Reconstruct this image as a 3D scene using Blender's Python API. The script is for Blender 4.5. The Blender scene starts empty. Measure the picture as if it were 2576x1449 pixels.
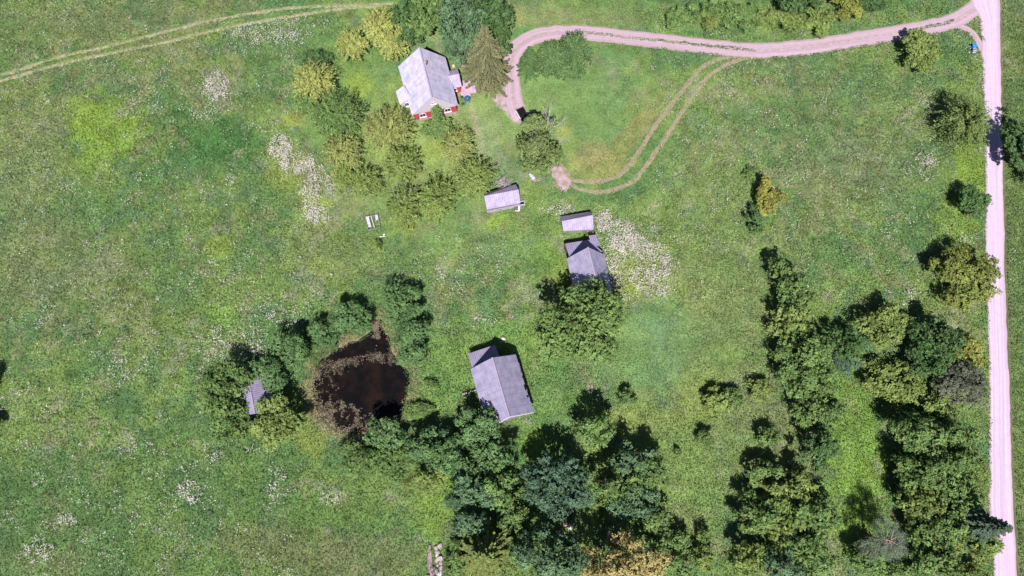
import bpy, math, random
import numpy as np
from mathutils import Vector
R = math.radians
TILT = R(15.0); CAM_H = 120.0; FPX = 1717.0      # FPX: focal length in pixels of a 2576 px wide picture

# ------------------------------------------------------------------ camera, sky, sun, exposure
sc = bpy.context.scene
COL = bpy.data.collections.new('scene_objects'); sc.collection.children.link(COL)
cd = bpy.data.cameras.new('camera'); cam = bpy.data.objects.new('camera', cd); sc.collection.objects.link(cam)
cam.location = (0, 0, CAM_H); cam.rotation_euler = (TILT, 0, 0)
cd.sensor_width = 36.0; cd.lens = 18.0 * FPX / 1288.0; cd.clip_start = 0.5; cd.clip_end = 5000
sc.camera = cam
SUN_EL = R(55.0); SUN_AZ = R(-2.5)
w = bpy.data.worlds.new('World'); sc.world = w; w.use_nodes = True
nt = w.node_tree; nt.nodes.clear()
sky = nt.nodes.new('ShaderNodeTexSky'); sky.sky_type = 'NISHITA'; sky.sun_disc = False
sky.air_density = .7; sky.dust_density = .4; sky.sun_elevation = SUN_EL; sky.sun_rotation = math.pi + SUN_AZ
bg = nt.nodes.new('ShaderNodeBackground'); bg.inputs[1].default_value = 0.05
wo = nt.nodes.new('ShaderNodeOutputWorld')
nt.links.new(sky.outputs[0], bg.inputs[0]); nt.links.new(bg.outputs[0], wo.inputs[0])
sl = bpy.data.lights.new('sun', 'SUN'); sl.energy = 4.9; sl.angle = R(0.5); sl.color = (1.0, 0.955, 0.90)
so = bpy.data.objects.new('sun', sl); sc.collection.objects.link(so)
so.rotation_euler = (math.pi/2 - SUN_EL, 0, SUN_AZ); so.location = (0, -100, 150)
sc.view_settings.view_transform = 'Standard'; sc.view_settings.look = 'None'
sc.view_settings.exposure = 0.42; sc.view_settings.gamma = 1.0; sc.view_settings.use_curve_mapping = False

# ------------------------------------------------------------------ helpers
def W(px, py, z=0.0):
    """world x, y of what the survey photo shows at (px, py), lying at height z"""
    u = (px-1288.0)/FPX; v = (724.5-py)/FPX
    dx = u; dy = math.sin(TILT)+v*math.cos(TILT); dz = -math.cos(TILT)+v*math.sin(TILT)
    t = (CAM_H-z)/-dz
    return (dx*t, dy*t)
def W3(px, py, z=0.0):
    x, y = W(px, py, z); return Vector((x, y, z))
def PXN(x, y, z=0.0):
    """inverse of W, for arrays"""
    x = np.asarray(x, float); y = np.asarray(y, float); z = z-CAM_H
    d = -(-math.sin(TILT)*y + math.cos(TILT)*z)
    v = (math.cos(TILT)*y + math.sin(TILT)*z)/d
    return 1288+FPX*x/d, 724.5-FPX*v
def mscale(px, py, z=0.0):
    a = W(px-5, py, z); b = W(px+5, py, z); c = W(px, py-5, z); d = W(px, py+5, z)
    return abs(b[0]-a[0])/10, abs(c[1]-d[1])/10
rngG = np.random.RandomState(7)
_T = np.random.RandomState(3).rand(256, 256)
def vnoise(x, y, s, seed=0):
    x = np.asarray(x, float)/s + 37.3*seed + 500; y = np.asarray(y, float)/s + 91.7*seed + 500
    xi = np.floor(x).astype(int); yi = np.floor(y).astype(int)
    fx = x-xi; fy = y-yi; fx = fx*fx*(3-2*fx); fy = fy*fy*(3-2*fy)
    a = _T[xi & 255, yi & 255]; b = _T[(xi+1) & 255, yi & 255]; c = _T[xi & 255, (yi+1) & 255]; d = _T[(xi+1) & 255, (yi+1) & 255]
    return (a*(1-fx)+b*fx)*(1-fy)+(c*(1-fx)+d*fx)*fy
def fbm(x, y, s, seed=0, o=3):
    t = 0; am = 1; n = 0
    for i in range(o):
        t = t+am*vnoise(x, y, s/2**i, seed+i*5); n += am; am *= .55
    return t/n
def sstep(a, b, x): 
    t = np.clip((x-a)/(b-a), 0, 1); return t*t*(3-2*t)

def link(o, parent=None):
    COL.objects.link(o)
    if parent: o.parent = parent
    return o
def tag(o, label=None, cat=None, group=None, kind=None):
    if label: o['label'] = label
    if cat: o['category'] = cat
    if group: o['group'] = group
    if kind: o['kind'] = kind
    return o
def empty(name, loc, label, cat, group=None, rz=0):
    o = bpy.data.objects.new(name, None); o.location = loc; o.rotation_euler = (0, 0, rz); o.empty_display_size = .3
    link(o); return tag(o, label, cat, group)

def np_mesh(name, V, k, mat, col=None, parent=None, smooth=False, uv=None):
    """V: (n*k, 3) separate k-gons"""
    V = np.asarray(V, np.float32).reshape(-1, 3); n = len(V)//k
    me = bpy.data.meshes.new(name)
    me.vertices.add(len(V)); me.vertices.foreach_set('co', V.ravel())
    me.loops.add(len(V)); me.loops.foreach_set('vertex_index', np.arange(len(V), dtype=np.int32))
    me.polygons.add(n); me.polygons.foreach_set('loop_start', np.arange(0, len(V), k, dtype=np.int32))
    me.update(calc_edges=True)
    if col is not None:
        a = me.color_attributes.new('tint', 'FLOAT_COLOR', 'POINT')
        c = np.ones((len(V), 4), np.float32); c[:, :3] = np.repeat(np.asarray(col, np.float32).reshape(-1, 3), k, axis=0)
        a.data.foreach_set('color', c.ravel())
    me.materials.append(mat)
    return link(bpy.data.objects.new(name, me), parent)

class MB:
    """collects boxes, bars, prisms into ONE mesh object"""
    def __init__(s): s.v = []; s.f = []; s.uv = []
    def face(s, pts, uv=None):
        i = len(s.v); s.v += [tuple(p) for p in pts]; s.f.append(tuple(range(i, i+len(pts))))
        s.uv += uv if uv else [(p[0], p[1]) for p in pts]
    def slab(s, q, th, uv=None):
        """quad q (Vectors, counter-clockwise from above) with thickness th downward along its normal"""
        n = (q[1]-q[0]).cross(q[2]-q[0]).normalized(); b = [p-n*th for p in q]
        s.face(q, uv); s.face(b[::-1], uv[::-1] if uv else None)
        k = len(q)
        for i in range(k):
            j = (i+1) % k
            s.face([q[i], b[i], b[j], q[j]], [uv[i], uv[i], uv[j], uv[j]] if uv else None)
    def box(s, c, sz, rz=0, rx=0, ry=0):
        from mathutils import Euler
        M = Euler((rx, ry, rz)).to_matrix(); c = Vector(c)
        P = [c+M@Vector((x*sz[0]/2, y*sz[1]/2, z*sz[2]/2)) for x in (-1, 1) for y in (-1, 1) for z in (-1, 1)]
        for f in ((0, 1, 3, 2), (4, 6, 7, 5), (0, 4, 5, 1), (2, 3, 7, 6), (0, 2, 6, 4), (1, 5, 7, 3)): s.face([P[i] for i in f])
    def tube(s, p0, p1, r0, r1, n=6, caps=True):
        p0 = Vector(p0); p1 = Vector(p1); d = (p1-p0)
        if d.length < 1e-5: return
        d.normalize(); a = d.orthogonal().normalized(); b = d.cross(a)
        A = [p0+(a*math.cos(2*math.pi*i/n)+b*math.sin(2*math.pi*i/n))*r0 for i in range(n)]
        B = [p1+(a*math.cos(2*math.pi*i/n)+b*math.sin(2*math.pi*i/n))*r1 for i in range(n)]
        for i in range(n):
            j = (i+1) % n; s.face([A[i], A[j], B[j], B[i]])
        if caps: s.face(A[::-1]); s.face(B)
    def lathe(s, c, prof, n=20, sx=1, sy=1):
        c = Vector(c)
        for (r0, z0), (r1, z1) in zip(prof, prof[1:]):
            for i in range(n):
                a = 2*math.pi*i/n; b = 2*math.pi*(i+1)/n
                q = [c+Vector((r0*math.cos(a)*sx, r0*math.sin(a)*sy, z0)), c+Vector((r0*math.cos(b)*sx, r0*math.sin(b)*sy, z0)),
                     c+Vector((r1*math.cos(b)*sx, r1*math.sin(b)*sy, z1)), c+Vector((r1*math.cos(a)*sx, r1*math.sin(a)*sy, z1))]
                if r1 < 1e-6: q = q[:3]
                elif r0 < 1e-6: q = [q[0], q[2], q[3]]
                s.face(q)
    def build(s, name, mat, parent=None, bevel=0, smooth=False):
        me = bpy.data.meshes.new(name); me.from_pydata(s.v, [], s.f)
        uvl = me.uv_layers.new(name='UVMap'); 
        uvl.data.foreach_set('uv', np.array([s.uv[l.vertex_index] for l in me.loops], np.float32).ravel())
        me.materials.append(mat)
        if smooth:
            me.polygons.foreach_set('use_smooth', [True]*len(me.polygons))
        o = link(bpy.data.objects.new(name, me), parent)
        if bevel:
            import bmesh
            bm = bmesh.new(); bm.from_mesh(me); bmesh.ops.remove_doubles(bm, verts=bm.verts, dist=1e-4); bm.to_mesh(me); bm.free()
            m = o.modifiers.new('bevel', 'BEVEL'); m.width = bevel; m.segments = 2; m.limit_method = 'ANGLE'
        return o

# ------------------------------------------------------------------ materials
MATS = {}
def nmat(name):
    m = bpy.data.materials.new(name); m.use_nodes = True; t = m.node_tree; t.nodes.clear()
    o = t.nodes.new('ShaderNodeOutputMaterial'); b = t.nodes.new('ShaderNodeBsdfPrincipled'); t.links.new(b.outputs[0], o.inputs[0])
    b.inputs['Specular IOR Level'].default_value = .25
    MATS[name] = m
    return m, t, b, o
def node(t, ty, **kw):
    n = t.nodes.new(ty)
    for k, v in kw.items(): setattr(n, k, v)
    return n
def noisy(name, c1, c2, scale=3.0, rough=.8, bump=.0, detail=5, stretch=(1, 1, 1), coord='Object', contrast=(.35, .65), metal=0):
    m, t, b, o = nmat(name); L = t.links.new
    tc = node(t, 'ShaderNodeTexCoord'); mp = node(t, 'ShaderNodeMapping'); mp.inputs['Scale'].default_value = stretch
    n = node(t, 'ShaderNodeTexNoise'); n.inputs['Scale'].default_value = scale; n.inputs['Detail'].default_value = detail
    cr = node(t, 'ShaderNodeValToRGB'); cr.color_ramp.elements[0].position = contrast[0]; cr.color_ramp.elements[1].position = contrast[1]
    cr.color_ramp.elements[0].color = (*c1, 1); cr.color_ramp.elements[1].color = (*c2, 1)
    L(tc.outputs[coord], mp.inputs[0]); L(mp.outputs[0], n.inputs[0]); L(n.outputs[0], cr.inputs[0]); L(cr.outputs[0], b.inputs['Base Color'])
    b.inputs['Roughness'].default_value = rough; b.inputs['Metallic'].default_value = metal
    if bump:
        bp = node(t, 'ShaderNodeBump'); bp.inputs['Strength'].default_value = bump; bp.inputs['Distance'].default_value = .05
        L(n.outputs[0], bp.inputs['Height']); L(bp.outputs[0], b.inputs['Normal'])
    return m
def mix_rgb(t, a, b, fac, mode='MIX'):
    n = node(t, 'ShaderNodeMix', data_type='RGBA', blend_type=mode)
    for sock, v in ((n.inputs[6], a), (n.inputs[7], b), (n.inputs[0], fac)):
        if hasattr(v, 'type') and hasattr(v, 'links'): t.links.new(v, sock)
        elif isinstance(v, (int, float)): sock.default_value = v
        else: sock.default_value = (*v, 1)
    return n.outputs[2]

def leaf_mat():
    m, t, b, o = nmat('foliage'); L = t.links.new
    at = node(t, 'ShaderNodeAttribute', attribute_name='tint'); oi = node(t, 'ShaderNodeObjectInfo')
    c = mix_rgb(t, at.outputs['Color'], oi.outputs['Color'], 1.0, 'MULTIPLY')
    L(c, b.inputs['Base Color']); b.inputs['Roughness'].default_value = .6; b.inputs['Specular IOR Level'].default_value = .12
    tr = node(t, 'ShaderNodeBsdfTranslucent'); L(c, tr.inputs[0])
    ms = node(t, 'ShaderNodeMixShader'); ms.inputs[0].default_value = .15
    L(b.outputs[0], ms.inputs[1]); L(tr.outputs[0], ms.inputs[2]); L(ms.outputs[0], o.inputs[0])
    return m
LEAF = leaf_mat()
def tint_mat(name, rough=.8, nscale=6.0, trans=0):
    m, t, b, o = nmat(name); L = t.links.new
    at = node(t, 'ShaderNodeAttribute', attribute_name='tint'); tc = node(t, 'ShaderNodeTexCoord')
    n = node(t, 'ShaderNodeTexNoise'); n.inputs['Scale'].default_value = nscale; n.inputs['Detail'].default_value = 6; n.inputs['Roughness'].default_value = .75
    L(tc.outputs['Object'], n.inputs[0])
    cr = node(t, 'ShaderNodeValToRGB'); cr.color_ramp.elements[0].position = .3; cr.color_ramp.elements[1].position = .7
    cr.color_ramp.elements[0].color = (.62, .66, .6, 1); cr.color_ramp.elements[1].color = (1.30, 1.28, 1.25, 1)
    L(n.outputs[0], cr.inputs[0])
    c = mix_rgb(t, at.outputs['Color'], cr.outputs[0], 1.0, 'MULTIPLY')
    L(c, b.inputs['Base Color']); b.inputs['Roughness'].default_value = rough; b.inputs['Specular IOR Level'].default_value = .1
    bp = node(t, 'ShaderNodeBump'); bp.inputs['Strength'].default_value = .6; bp.inputs['Distance'].default_value = .15
    L(n.outputs[0], bp.inputs['Height']); L(bp.outputs[0], b.inputs['Normal'])
    if trans:
        tr = node(t, 'ShaderNodeBsdfTranslucent'); L(c, tr.inputs[0]); ms = node(t, 'ShaderNodeMixShader'); ms.inputs[0].default_value = trans
        L(b.outputs[0], ms.inputs[1]); L(tr.outputs[0], ms.inputs[2]); L(ms.outputs[0], o.inputs[0])
    return m
GROUND = tint_mat('meadow_ground', nscale=2.2)
GRASS = tint_mat('grass_blades', nscale=1.3, trans=.25)
FLOWER = tint_mat('flower_heads', nscale=.5)
ALGAE = tint_mat('algae_mat', nscale=4)

def road_mat(name, c_hi, c_lo, c_edge, median=None):
    """UV: u across 0..1, v along in metres"""
    m, t, b, o = nmat(name); L = t.links.new
    uv = node(t, 'ShaderNodeUVMap'); tc = node(t, 'ShaderNodeTexCoord')
    mp = node(t, 'ShaderNodeMapping'); mp.inputs['Scale'].default_value = (11, .035, 1)
    L(uv.outputs[0], mp.inputs[0])
    n = node(t, 'ShaderNodeTexNoise'); n.inputs['Scale'].default_value = 1.0; n.inputs['Detail'].default_value = 5; L(mp.outputs[0], n.inputs[0])
    n2 = node(t, 'ShaderNodeTexNoise'); n2.inputs['Scale'].default_value = .9; n2.inputs['Detail'].default_value = 8; n2.inputs['Roughness'].default_value = .7; L(tc.outputs['Object'], n2.inputs[0])
    r1 = node(t, 'ShaderNodeValToRGB'); r1.color_ramp.elements[0].position = .38; r1.color_ramp.elements[1].position = .62; L(n.outputs[0], r1.inputs[0])
    r2 = node(t, 'ShaderNodeValToRGB'); r2.color_ramp.elements[0].position = .45; r2.color_ramp.elements[1].position = .72; L(n2.outputs[0], r2.inputs[0])
    c = mix_rgb(t, c_lo, c_hi, r1.outputs[0]); ed = mix_rgb(t, (0, 0, 0), (1, 1, 1), r2.outputs[0])
    f = node(t, 'ShaderNodeMath', operation='MULTIPLY'); L(r2.outputs[0], f.inputs[0]); f.inputs[1].default_value = .45
    c = mix_rgb(t, c, c_edge, f.outputs[0])
    sx = node(t, 'ShaderNodeSeparateXYZ'); L(uv.outputs[0], sx.inputs[0])
    # worn shoulders
    a = node(t, 'ShaderNodeMath', operation='SUBTRACT'); L(sx.outputs[0], a.inputs[0]); a.inputs[1].default_value = .5
    ab = node(t, 'ShaderNodeMath', operation='ABSOLUTE'); L(a.outputs[0], ab.inputs[0])
    mr = node(t, 'ShaderNodeMapRange'); mr.inputs[1].default_value = .36; mr.inputs[2].default_value = .52; L(ab.outputs[0], mr.inputs[0])
    c = mix_rgb(t, c, c_edge, mr.outputs[0])
    if median:
        mr2 = node(t, 'ShaderNodeMapRange'); mr2.inputs[1].default_value = .17; mr2.inputs[2].default_value = .06; L(ab.outputs[0], mr2.inputs[0])
        n3 = node(t, 'ShaderNodeTexNoise'); n3.inputs['Scale'].default_value = 1.6; n3.inputs['Detail'].default_value = 6; L(tc.outputs['Object'], n3.inputs[0])
        r3 = node(t, 'ShaderNodeValToRGB'); r3.color_ramp.elements[0].position = .40; r3.color_ramp.elements[1].position = .85; L(n3.outputs[0], r3.inputs[0])
        mm = node(t, 'ShaderNodeMath', operation='MULTIPLY'); L(mr2.outputs[0], mm.inputs[0]); L(r3.outputs[0], mm.inputs[1])
        c = mix_rgb(t, c, median, mm.outputs[0])
    L(c, b.inputs['Base Color']); b.inputs['Roughness'].default_value = .95
    bp = node(t, 'ShaderNodeBump'); bp.inputs['Strength'].default_value = .3; bp.inputs['Distance'].default_value = .05; L(n2.outputs[0], bp.inputs['Height']); L(bp.outputs[0], b.inputs['Normal'])
    return m
ROAD = road_mat('gravel_road', (.64, .50, .69), (.51, .385, .55), (.43, .32, .38))
DRIVE = road_mat('driveway_gravel', (.50, .37, .46), (.42, .30, .37), (.34, .25, .26), median=(.24, .21, .14))
RUT = noisy('rut_soil', (.20, .24, .11), (.36, .33, .22), scale=1.1, rough=.95, detail=8, contrast=(.35, .6))
RUT2 = noisy('rut_soil_brown', (.20, .22, .11), (.33, .26, .20), scale=1.1, rough=.95, detail=8, contrast=(.35, .6))
BARE = noisy('bare_soil', (.30, .23, .19), (.46, .34, .40), scale=.9, rough=.95, detail=8, contrast=(.4, .62))

def roof_mat(name, c1, c2, line, pitch=1.1, corr=.18, sat=.5):
    """UV: u along the ridge, v down the slope, metres"""
    m, t, b, o = nmat(name); L = t.links.new
    uv = node(t, 'ShaderNodeUVMap')
    br = node(t, 'ShaderNodeTexBrick'); br.offset = 0.0
    br.inputs['Color1'].default_value = (*c1, 1); br.inputs['Color2'].default_value = (*c2, 1); br.inputs['Mortar'].default_value = (*line, 1)
    br.inputs['Scale'].default_value = 1.0; br.inputs['Mortar Size'].default_value = .022; br.inputs['Mortar Smooth'].default_value = .6
    br.inputs['Brick Width'].default_value = pitch; br.inputs['Row Height'].default_value = 1.15; br.inputs['Bias'].default_value = -.1
    L(uv.outputs[0], br.inputs[0])
    n = node(t, 'ShaderNodeTexNoise'); n.inputs['Scale'].default_value = .7; n.inputs['Detail'].default_value = 9; n.inputs['Roughness'].default_value = .72; L(uv.outputs[0], n.inputs[0])
    cr = node(t, 'ShaderNodeValToRGB'); cr.color_ramp.elements[0].position = .32; cr.color_ramp.elements[1].position = .68
    cr.color_ramp.elements[0].color = (.72, .70, .72, 1); cr.color_ramp.elements[1].color = (1.2, 1.18, 1.15, 1); L(n.outputs[0], cr.inputs[0])
    c = mix_rgb(t, br.outputs[0], cr.outputs[0], 1.0, 'MULTIPLY')
    # moss specks
    n4 = node(t, 'ShaderNodeTexNoise'); n4.inputs['Scale'].default_value = 2.6; n4.inputs['Detail'].default_value = 4; L(uv.outputs[0], n4.inputs[0])
    r4 = node(t, 'ShaderNodeValToRGB'); r4.color_ramp.elements[0].position = .66; r4.color_ramp.elements[1].position = .72; L(n4.outputs[0], r4.inputs[0])
    f4 = node(t, 'ShaderNodeMath', operation='MULTIPLY'); L(r4.outputs[0], f4.inputs[0]); f4.inputs[1].default_value = .55
    c = mix_rgb(t, c, (.16, .14, .16), f4.outputs[0])
    wv = node(t, 'ShaderNodeTexWave', wave_type='BANDS', bands_direction='X'); wv.inputs['Scale'].default_value = .314/corr; L(uv.outputs[0], wv.inputs[0])
    mr = node(t, 'ShaderNodeMapRange'); mr.inputs[3].default_value = 1-sat*.5; mr.inputs[4].default_value = 1.04; L(wv.outputs[1], mr.inputs[0])  # colour bands stand in for light and shade on the corrugation ribs
    c = mix_rgb(t, c, mr.outputs[0], 1.0, 'MULTIPLY')
    L(c, b.inputs['Base Color']); b.inputs['Roughness'].default_value = .75
    bp = node(t, 'ShaderNodeBump'); bp.inputs['Strength'].default_value = .5; bp.inputs['Distance'].default_value = .04; L(wv.outputs[1], bp.inputs['Height']); L(bp.outputs[0], b.inputs['Normal'])
    return m
ROOF_HOUSE = roof_mat('pale_fibre_cement', (.66, .62, .83), (.56, .54, .78), (.40, .38, .54), sat=.12)
ROOF_BARN = roof_mat('grey_fibre_cement', (.42, .39, .58), (.36, .34, .53), (.23, .21, .31), pitch=1.1, sat=.25)
ROOF_TIN = roof_mat('corrugated_sheet', (.36, .32, .49), (.32, .285, .45), (.24, .21, .33), pitch=1.0, corr=.36, sat=.5)
ROOF_SHED = roof_mat('pale_corrugated_sheet', (.44, .38, .56), (.39, .35, .52), (.28, .25, .38), pitch=.9, corr=.36, sat=.3)
RIDGE = noisy('ridge_cap', (.36, .30, .42), (.44, .36, .50), scale=2, rough=.8)
def boards(name, c1, c2, sp=.16, vertical=True):
    m = noisy(name, c1, c2, scale=2.2, rough=.85, bump=.3, stretch=(6, 6, .5) if vertical else (.5, .5, 8))
    return m
REDWALL = boards('red_boards', (.40, .05, .06), (.55, .09, .10))
WHITEB = boards('white_gable_boards', (.48, .42, .50), (.66, .58, .66), vertical=False)
GREYW = boards('weathered_boards', (.22, .19, .20), (.38, .34, .37))
WHITE = noisy('white_paint', (.68, .65, .70), (.78, .75, .80), scale=3, rough=.6)
FOUND = noisy('foundation_stone', (.36, .26, .30), (.50, .38, .42), scale=3, rough=.9, bump=.3)
GLASS, _t, _b, _o = nmat('window_glass'); _b.inputs['Base Color'].default_value = (.03, .04, .06, 1); _b.inputs['Roughness'].default_value = .08; _b.inputs['Specular IOR Level'].default_value = .6
BARK = noisy('bark', (.12, .09, .07), (.24, .19, .15), scale=4, rough=.9, bump=.4, stretch=(1, 1, .3))
PINEBARK = noisy('pine_bark', (.30, .20, .19), (.46, .31, .30), scale=3, rough=.9)
DEADWOOD = noisy('dead_wood', (.36, .31, .34), (.56, .50, .54), scale=3, rough=.9)
STONE = noisy('boulder_stone', (.30, .22, .25), (.56, .44, .50), scale=1.8, rough=.85, bump=.5)
PALESTONE = noisy('pale_stone', (.55, .48, .56), (.80, .72, .82), scale=2.5, rough=.8, bump=.4)
PINKSTONE = noisy('pink_stone', (.62, .36, .34), (.82, .55, .50), scale=3, rough=.85, bump=.4)
BLACK = noisy('black_plastic', (.008, .008, .010), (.014, .014, .018), scale=3, rough=.35)
RUBBER = noisy('rubber', (.015, .015, .015), (.03, .03, .03), scale=8, rough=.8)
BLUE = noisy('blue_plastic', (.01, .22, .80), (.02, .28, .90), scale=5, rough=.35)
TEAL = noisy('teal_paint', (.02, .09, .17), (.04, .13, .23), scale=5, rough=.5)
GREYMETAL = noisy('grey_metal', (.30, .30, .40), (.44, .43, .55), scale=5, rough=.45)
CARWHITE = noisy('white_car_paint', (.78, .77, .84), (.82, .81, .88), scale=2, rough=.25)
DARKCLOTH = noisy('dark_green_cloth', (.03, .045, .03), (.07, .09, .06), scale=6, rough=.9)
PAVE = noisy('paving_slabs', (.44, .31, .42), (.56, .41, .54), scale=1.6, rough=.9, bump=.2)
PLASTICW = noisy('white_sheet', (.40, .41, .50), (.60, .60, .70), scale=4, rough=.5)
DARKWOOD = noisy('dark_wood', (.10, .08, .10), (.18, .15, .17), scale=4, rough=.9)
# ------------------------------------------------------------------ ground, pond, roads
POND = [(940,798),(958,800),(972,835),(984,850),(986,880),(987,886),(998,899),(1011,912),(1022,926),(1029,944),(1031,965),(1029,988),(1023,1010),(1017,1032),(1008,1050),(990,1064),(962,1078),(935,1092),(895,1096),
        (858,1088),(832,1072),(806,1058),(797,1030),(789,1000),(787,962),(796,925),(812,900),(838,880),(868,862),(905,850),(926,838)]
PONDW = np.array([W(*p) for p in POND])
def poly_sd(x, y, P):
    """signed distance to polygon, negative inside"""
    x = np.asarray(x, float); y = np.asarray(y, float); d = np.full(x.shape, 1e9); ins = np.zeros(x.shape, bool)
    for i in range(len(P)):
        ax, ay = P[i]; bx, by = P[(i+1) % len(P)]
        ex, ey = bx-ax, by-ay; t = np.clip(((x-ax)*ex+(y-ay)*ey)/(ex*ex+ey*ey), 0, 1)
        d = np.minimum(d, np.hypot(x-ax-t*ex, y-ay-t*ey))
        if ay != by:
            c = ((ay > y) != (by > y)) & (x < ex*(y-ay)/(by-ay)+ax); ins ^= c
    return np.where(ins, -d, d)
def line_d(x, y, P):
    d = np.full(np.shape(x), 1e9)
    for (ax, ay), (bx, by) in zip(P, P[1:]):
        ex, ey = bx-ax, by-ay; t = np.clip(((x-ax)*ex+(y-ay)*ey)/(ex*ex+ey*ey+1e-9), 0, 1)
        d = np.minimum(d, np.hypot(x-ax-t*ex, y-ay-t*ey))
    return d
def pond_sd(x, y):
    m = (x > -60) & (x < 10) & (y > -15) & (y < 45); d = np.full(np.shape(x), 50.0)
    if m.any(): d[m] = poly_sd(x[m], y[m], PONDW) + (fbm(x[m], y[m], 1.6, 4)-.5)*1.1
    return d

def smooth_line(pts, step=.5):
    P = np.array([W(*p) for p in pts]); out = []
    for i in range(len(P)-1):
        p0 = P[max(i-1, 0)]; p1 = P[i]; p2 = P[i+1]; p3 = P[min(i+2, len(P)-1)]
        n = max(2, int(np.linalg.norm(p2-p1)/step))
        for k in range(n):
            t = k/n
            out.append(.5*((2*p1)+(-p0+p2)*t+(2*p0-5*p1+4*p2-p3)*t*t+(-p0+3*p1-3*p2+p3)*t**3))
    out.append(P[-1]); return np.array(out)
ROADL = smooth_line([(2478,-60),(2440,-2),(2462,40),(2470,110),(2473,200),(2478,340),(2479,520),(2478,620),(2482,760),(2487,900),(2489,1100),(2488,1300),(2498,1380),(2497,1520)])
ROADR = smooth_line([(2514,-60),(2515,0),(2517,110),(2519,230),(2522,400),(2526,550),(2528,700),(2534,850),(2540,1000),(2545,1180),(2552,1330),(2558,1449),(2560,1520)])
DRIVEP = smooth_line([(2492,-14),(2440,30),(2390,56),(2320,72),(2200,92),(2100,108),(2000,121),(1900,127),(1800,119),(1700,108),(1600,97),(1500,86),(1430,82),(1370,86),(1320,104),(1290,134),(1283,170),(1288,215),(1290,245),(1302,280),(1312,300)])
DRIVE2 = smooth_line([(2400,62),(2438,76),(2462,106),(2482,150)])
YARD = [(1236,250),(1252,236),(1272,218),(1278,190),(1300,190),(1312,245),(1322,272),(1330,292),(1320,318),(1290,304),(1274,282),(1254,266)]
RUT_A = [smooth_line([(-40,204),(60,172),(160,141),(280,115),(400,84),(520,55),(640,33),(760,18),(900,14),(990,9)]),
         smooth_line([(-40,216),(50,190),(150,162),(260,138),(380,114),(500,86),(590,66),(640,56),(740,40),(860,22),(960,16)])]
RUT_B = [smooth_line([(1880,136),(1820,146),(1770,168),(1735,205),(1690,262),(1650,315),(1615,370),(1580,420),(1545,448),(1490,458),(1440,452),(1420,430),(1402,402)]),
         smooth_line([(1910,136),(1845,156),(1790,186),(1750,232),(1712,288),(1680,338),(1640,396),(1604,445),(1560,472),(1510,484),(1460,476),(1436,464)])]
BAREP = [(1392,392),(1402,390),(1412,412),(1432,440),(1440,465),(1425,483),(1398,468),(1386,440),(1384,412)]
PATH = smooth_line([(1180,270),(1195,310),(1208,360),(1215,400)])

def ribbon(name, C, wl, wr, mat, z, seed=0, na=8, rag=.25):
    d = np.gradient(C, axis=0); d /= np.linalg.norm(d, axis=1)[:, None]; nrm = np.stack([-d[:, 1], d[:, 0]], 1)
    s = np.concatenate([[0], np.cumsum(np.linalg.norm(np.diff(C, axis=0), axis=1))])
    nl = (fbm(s, s*0, 1.8, seed, 4)-.5)*2*rag; nr = (fbm(s, s*0+40, 1.8, seed+3, 4)-.5)*2*rag
    V = []; U = []
    for i in range(len(C)):
        for k in range(na+1):
            u = k/na; off = -(wr+nr[i])+(wr+nr[i]+wl+nl[i])*u
            p = C[i]+nrm[i]*off; V.append((p[0], p[1], z-(.03 if k in (0, na) else 0))); U.append((u, s[i]))
    F = [(i*(na+1)+k, i*(na+1)+k+1, (i+1)*(na+1)+k+1, (i+1)*(na+1)+k) for i in range(len(C)-1) for k in range(na)]
    me = bpy.data.meshes.new(name); me.from_pydata(V, [], F); uvl = me.uv_layers.new(name='UVMap')
    uvl.data.foreach_set('uv', np.array([U[l.vertex_index] for l in me.loops], np.float32).ravel())
    me.materials.append(mat); me.update()
    if me.polygons[0].normal.z < 0: me.flip_normals()
    return link(bpy.data.objects.new(name, me))
def two_edge(name, A, B, mat, z, n=400, na=12):
    def rs(P):
        s = np.concatenate([[0], np.cumsum(np.linalg.norm(np.diff(P, axis=0), axis=1))]); t = np.linspace(0, s[-1], n)
        return np.stack([np.interp(t, s, P[:, 0]), np.interp(t, s, P[:, 1])], 1), t
    A, t = rs(A); B, _ = rs(B); V = []; U = []
    ja = (fbm(t, t*0, 2.5, 11, 4)-.5)*.55; jb = (fbm(t, t*0+9, 2.5, 13, 4)-.5)*.4
    for i in range(n):
        a = A[i]+np.array([ja[i], 0]); b = B[i]+np.array([jb[i], 0])
        for k in range(na+1):
            u = k/na; p = a+(b-a)*u; V.append((p[0], p[1], z-(.03 if k in (0, na) else 0))); U.append((u, t[i]))
    F = [(i*(na+1)+k, (i+1)*(na+1)+k, (i+1)*(na+1)+k+1, i*(na+1)+k+1) for i in range(n-1) for k in range(na)]
    me = bpy.data.meshes.new(name); me.from_pydata(V, [], F); uvl = me.uv_layers.new(name='UVMap')
    uvl.data.foreach_set('uv', np.array([U[l.vertex_index] for l in me.loops], np.float32).ravel()); me.materials.append(mat); me.update()
    if me.polygons[0].normal.z < 0: me.flip_normals()
    return link(bpy.data.objects.new(name, me))
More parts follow.
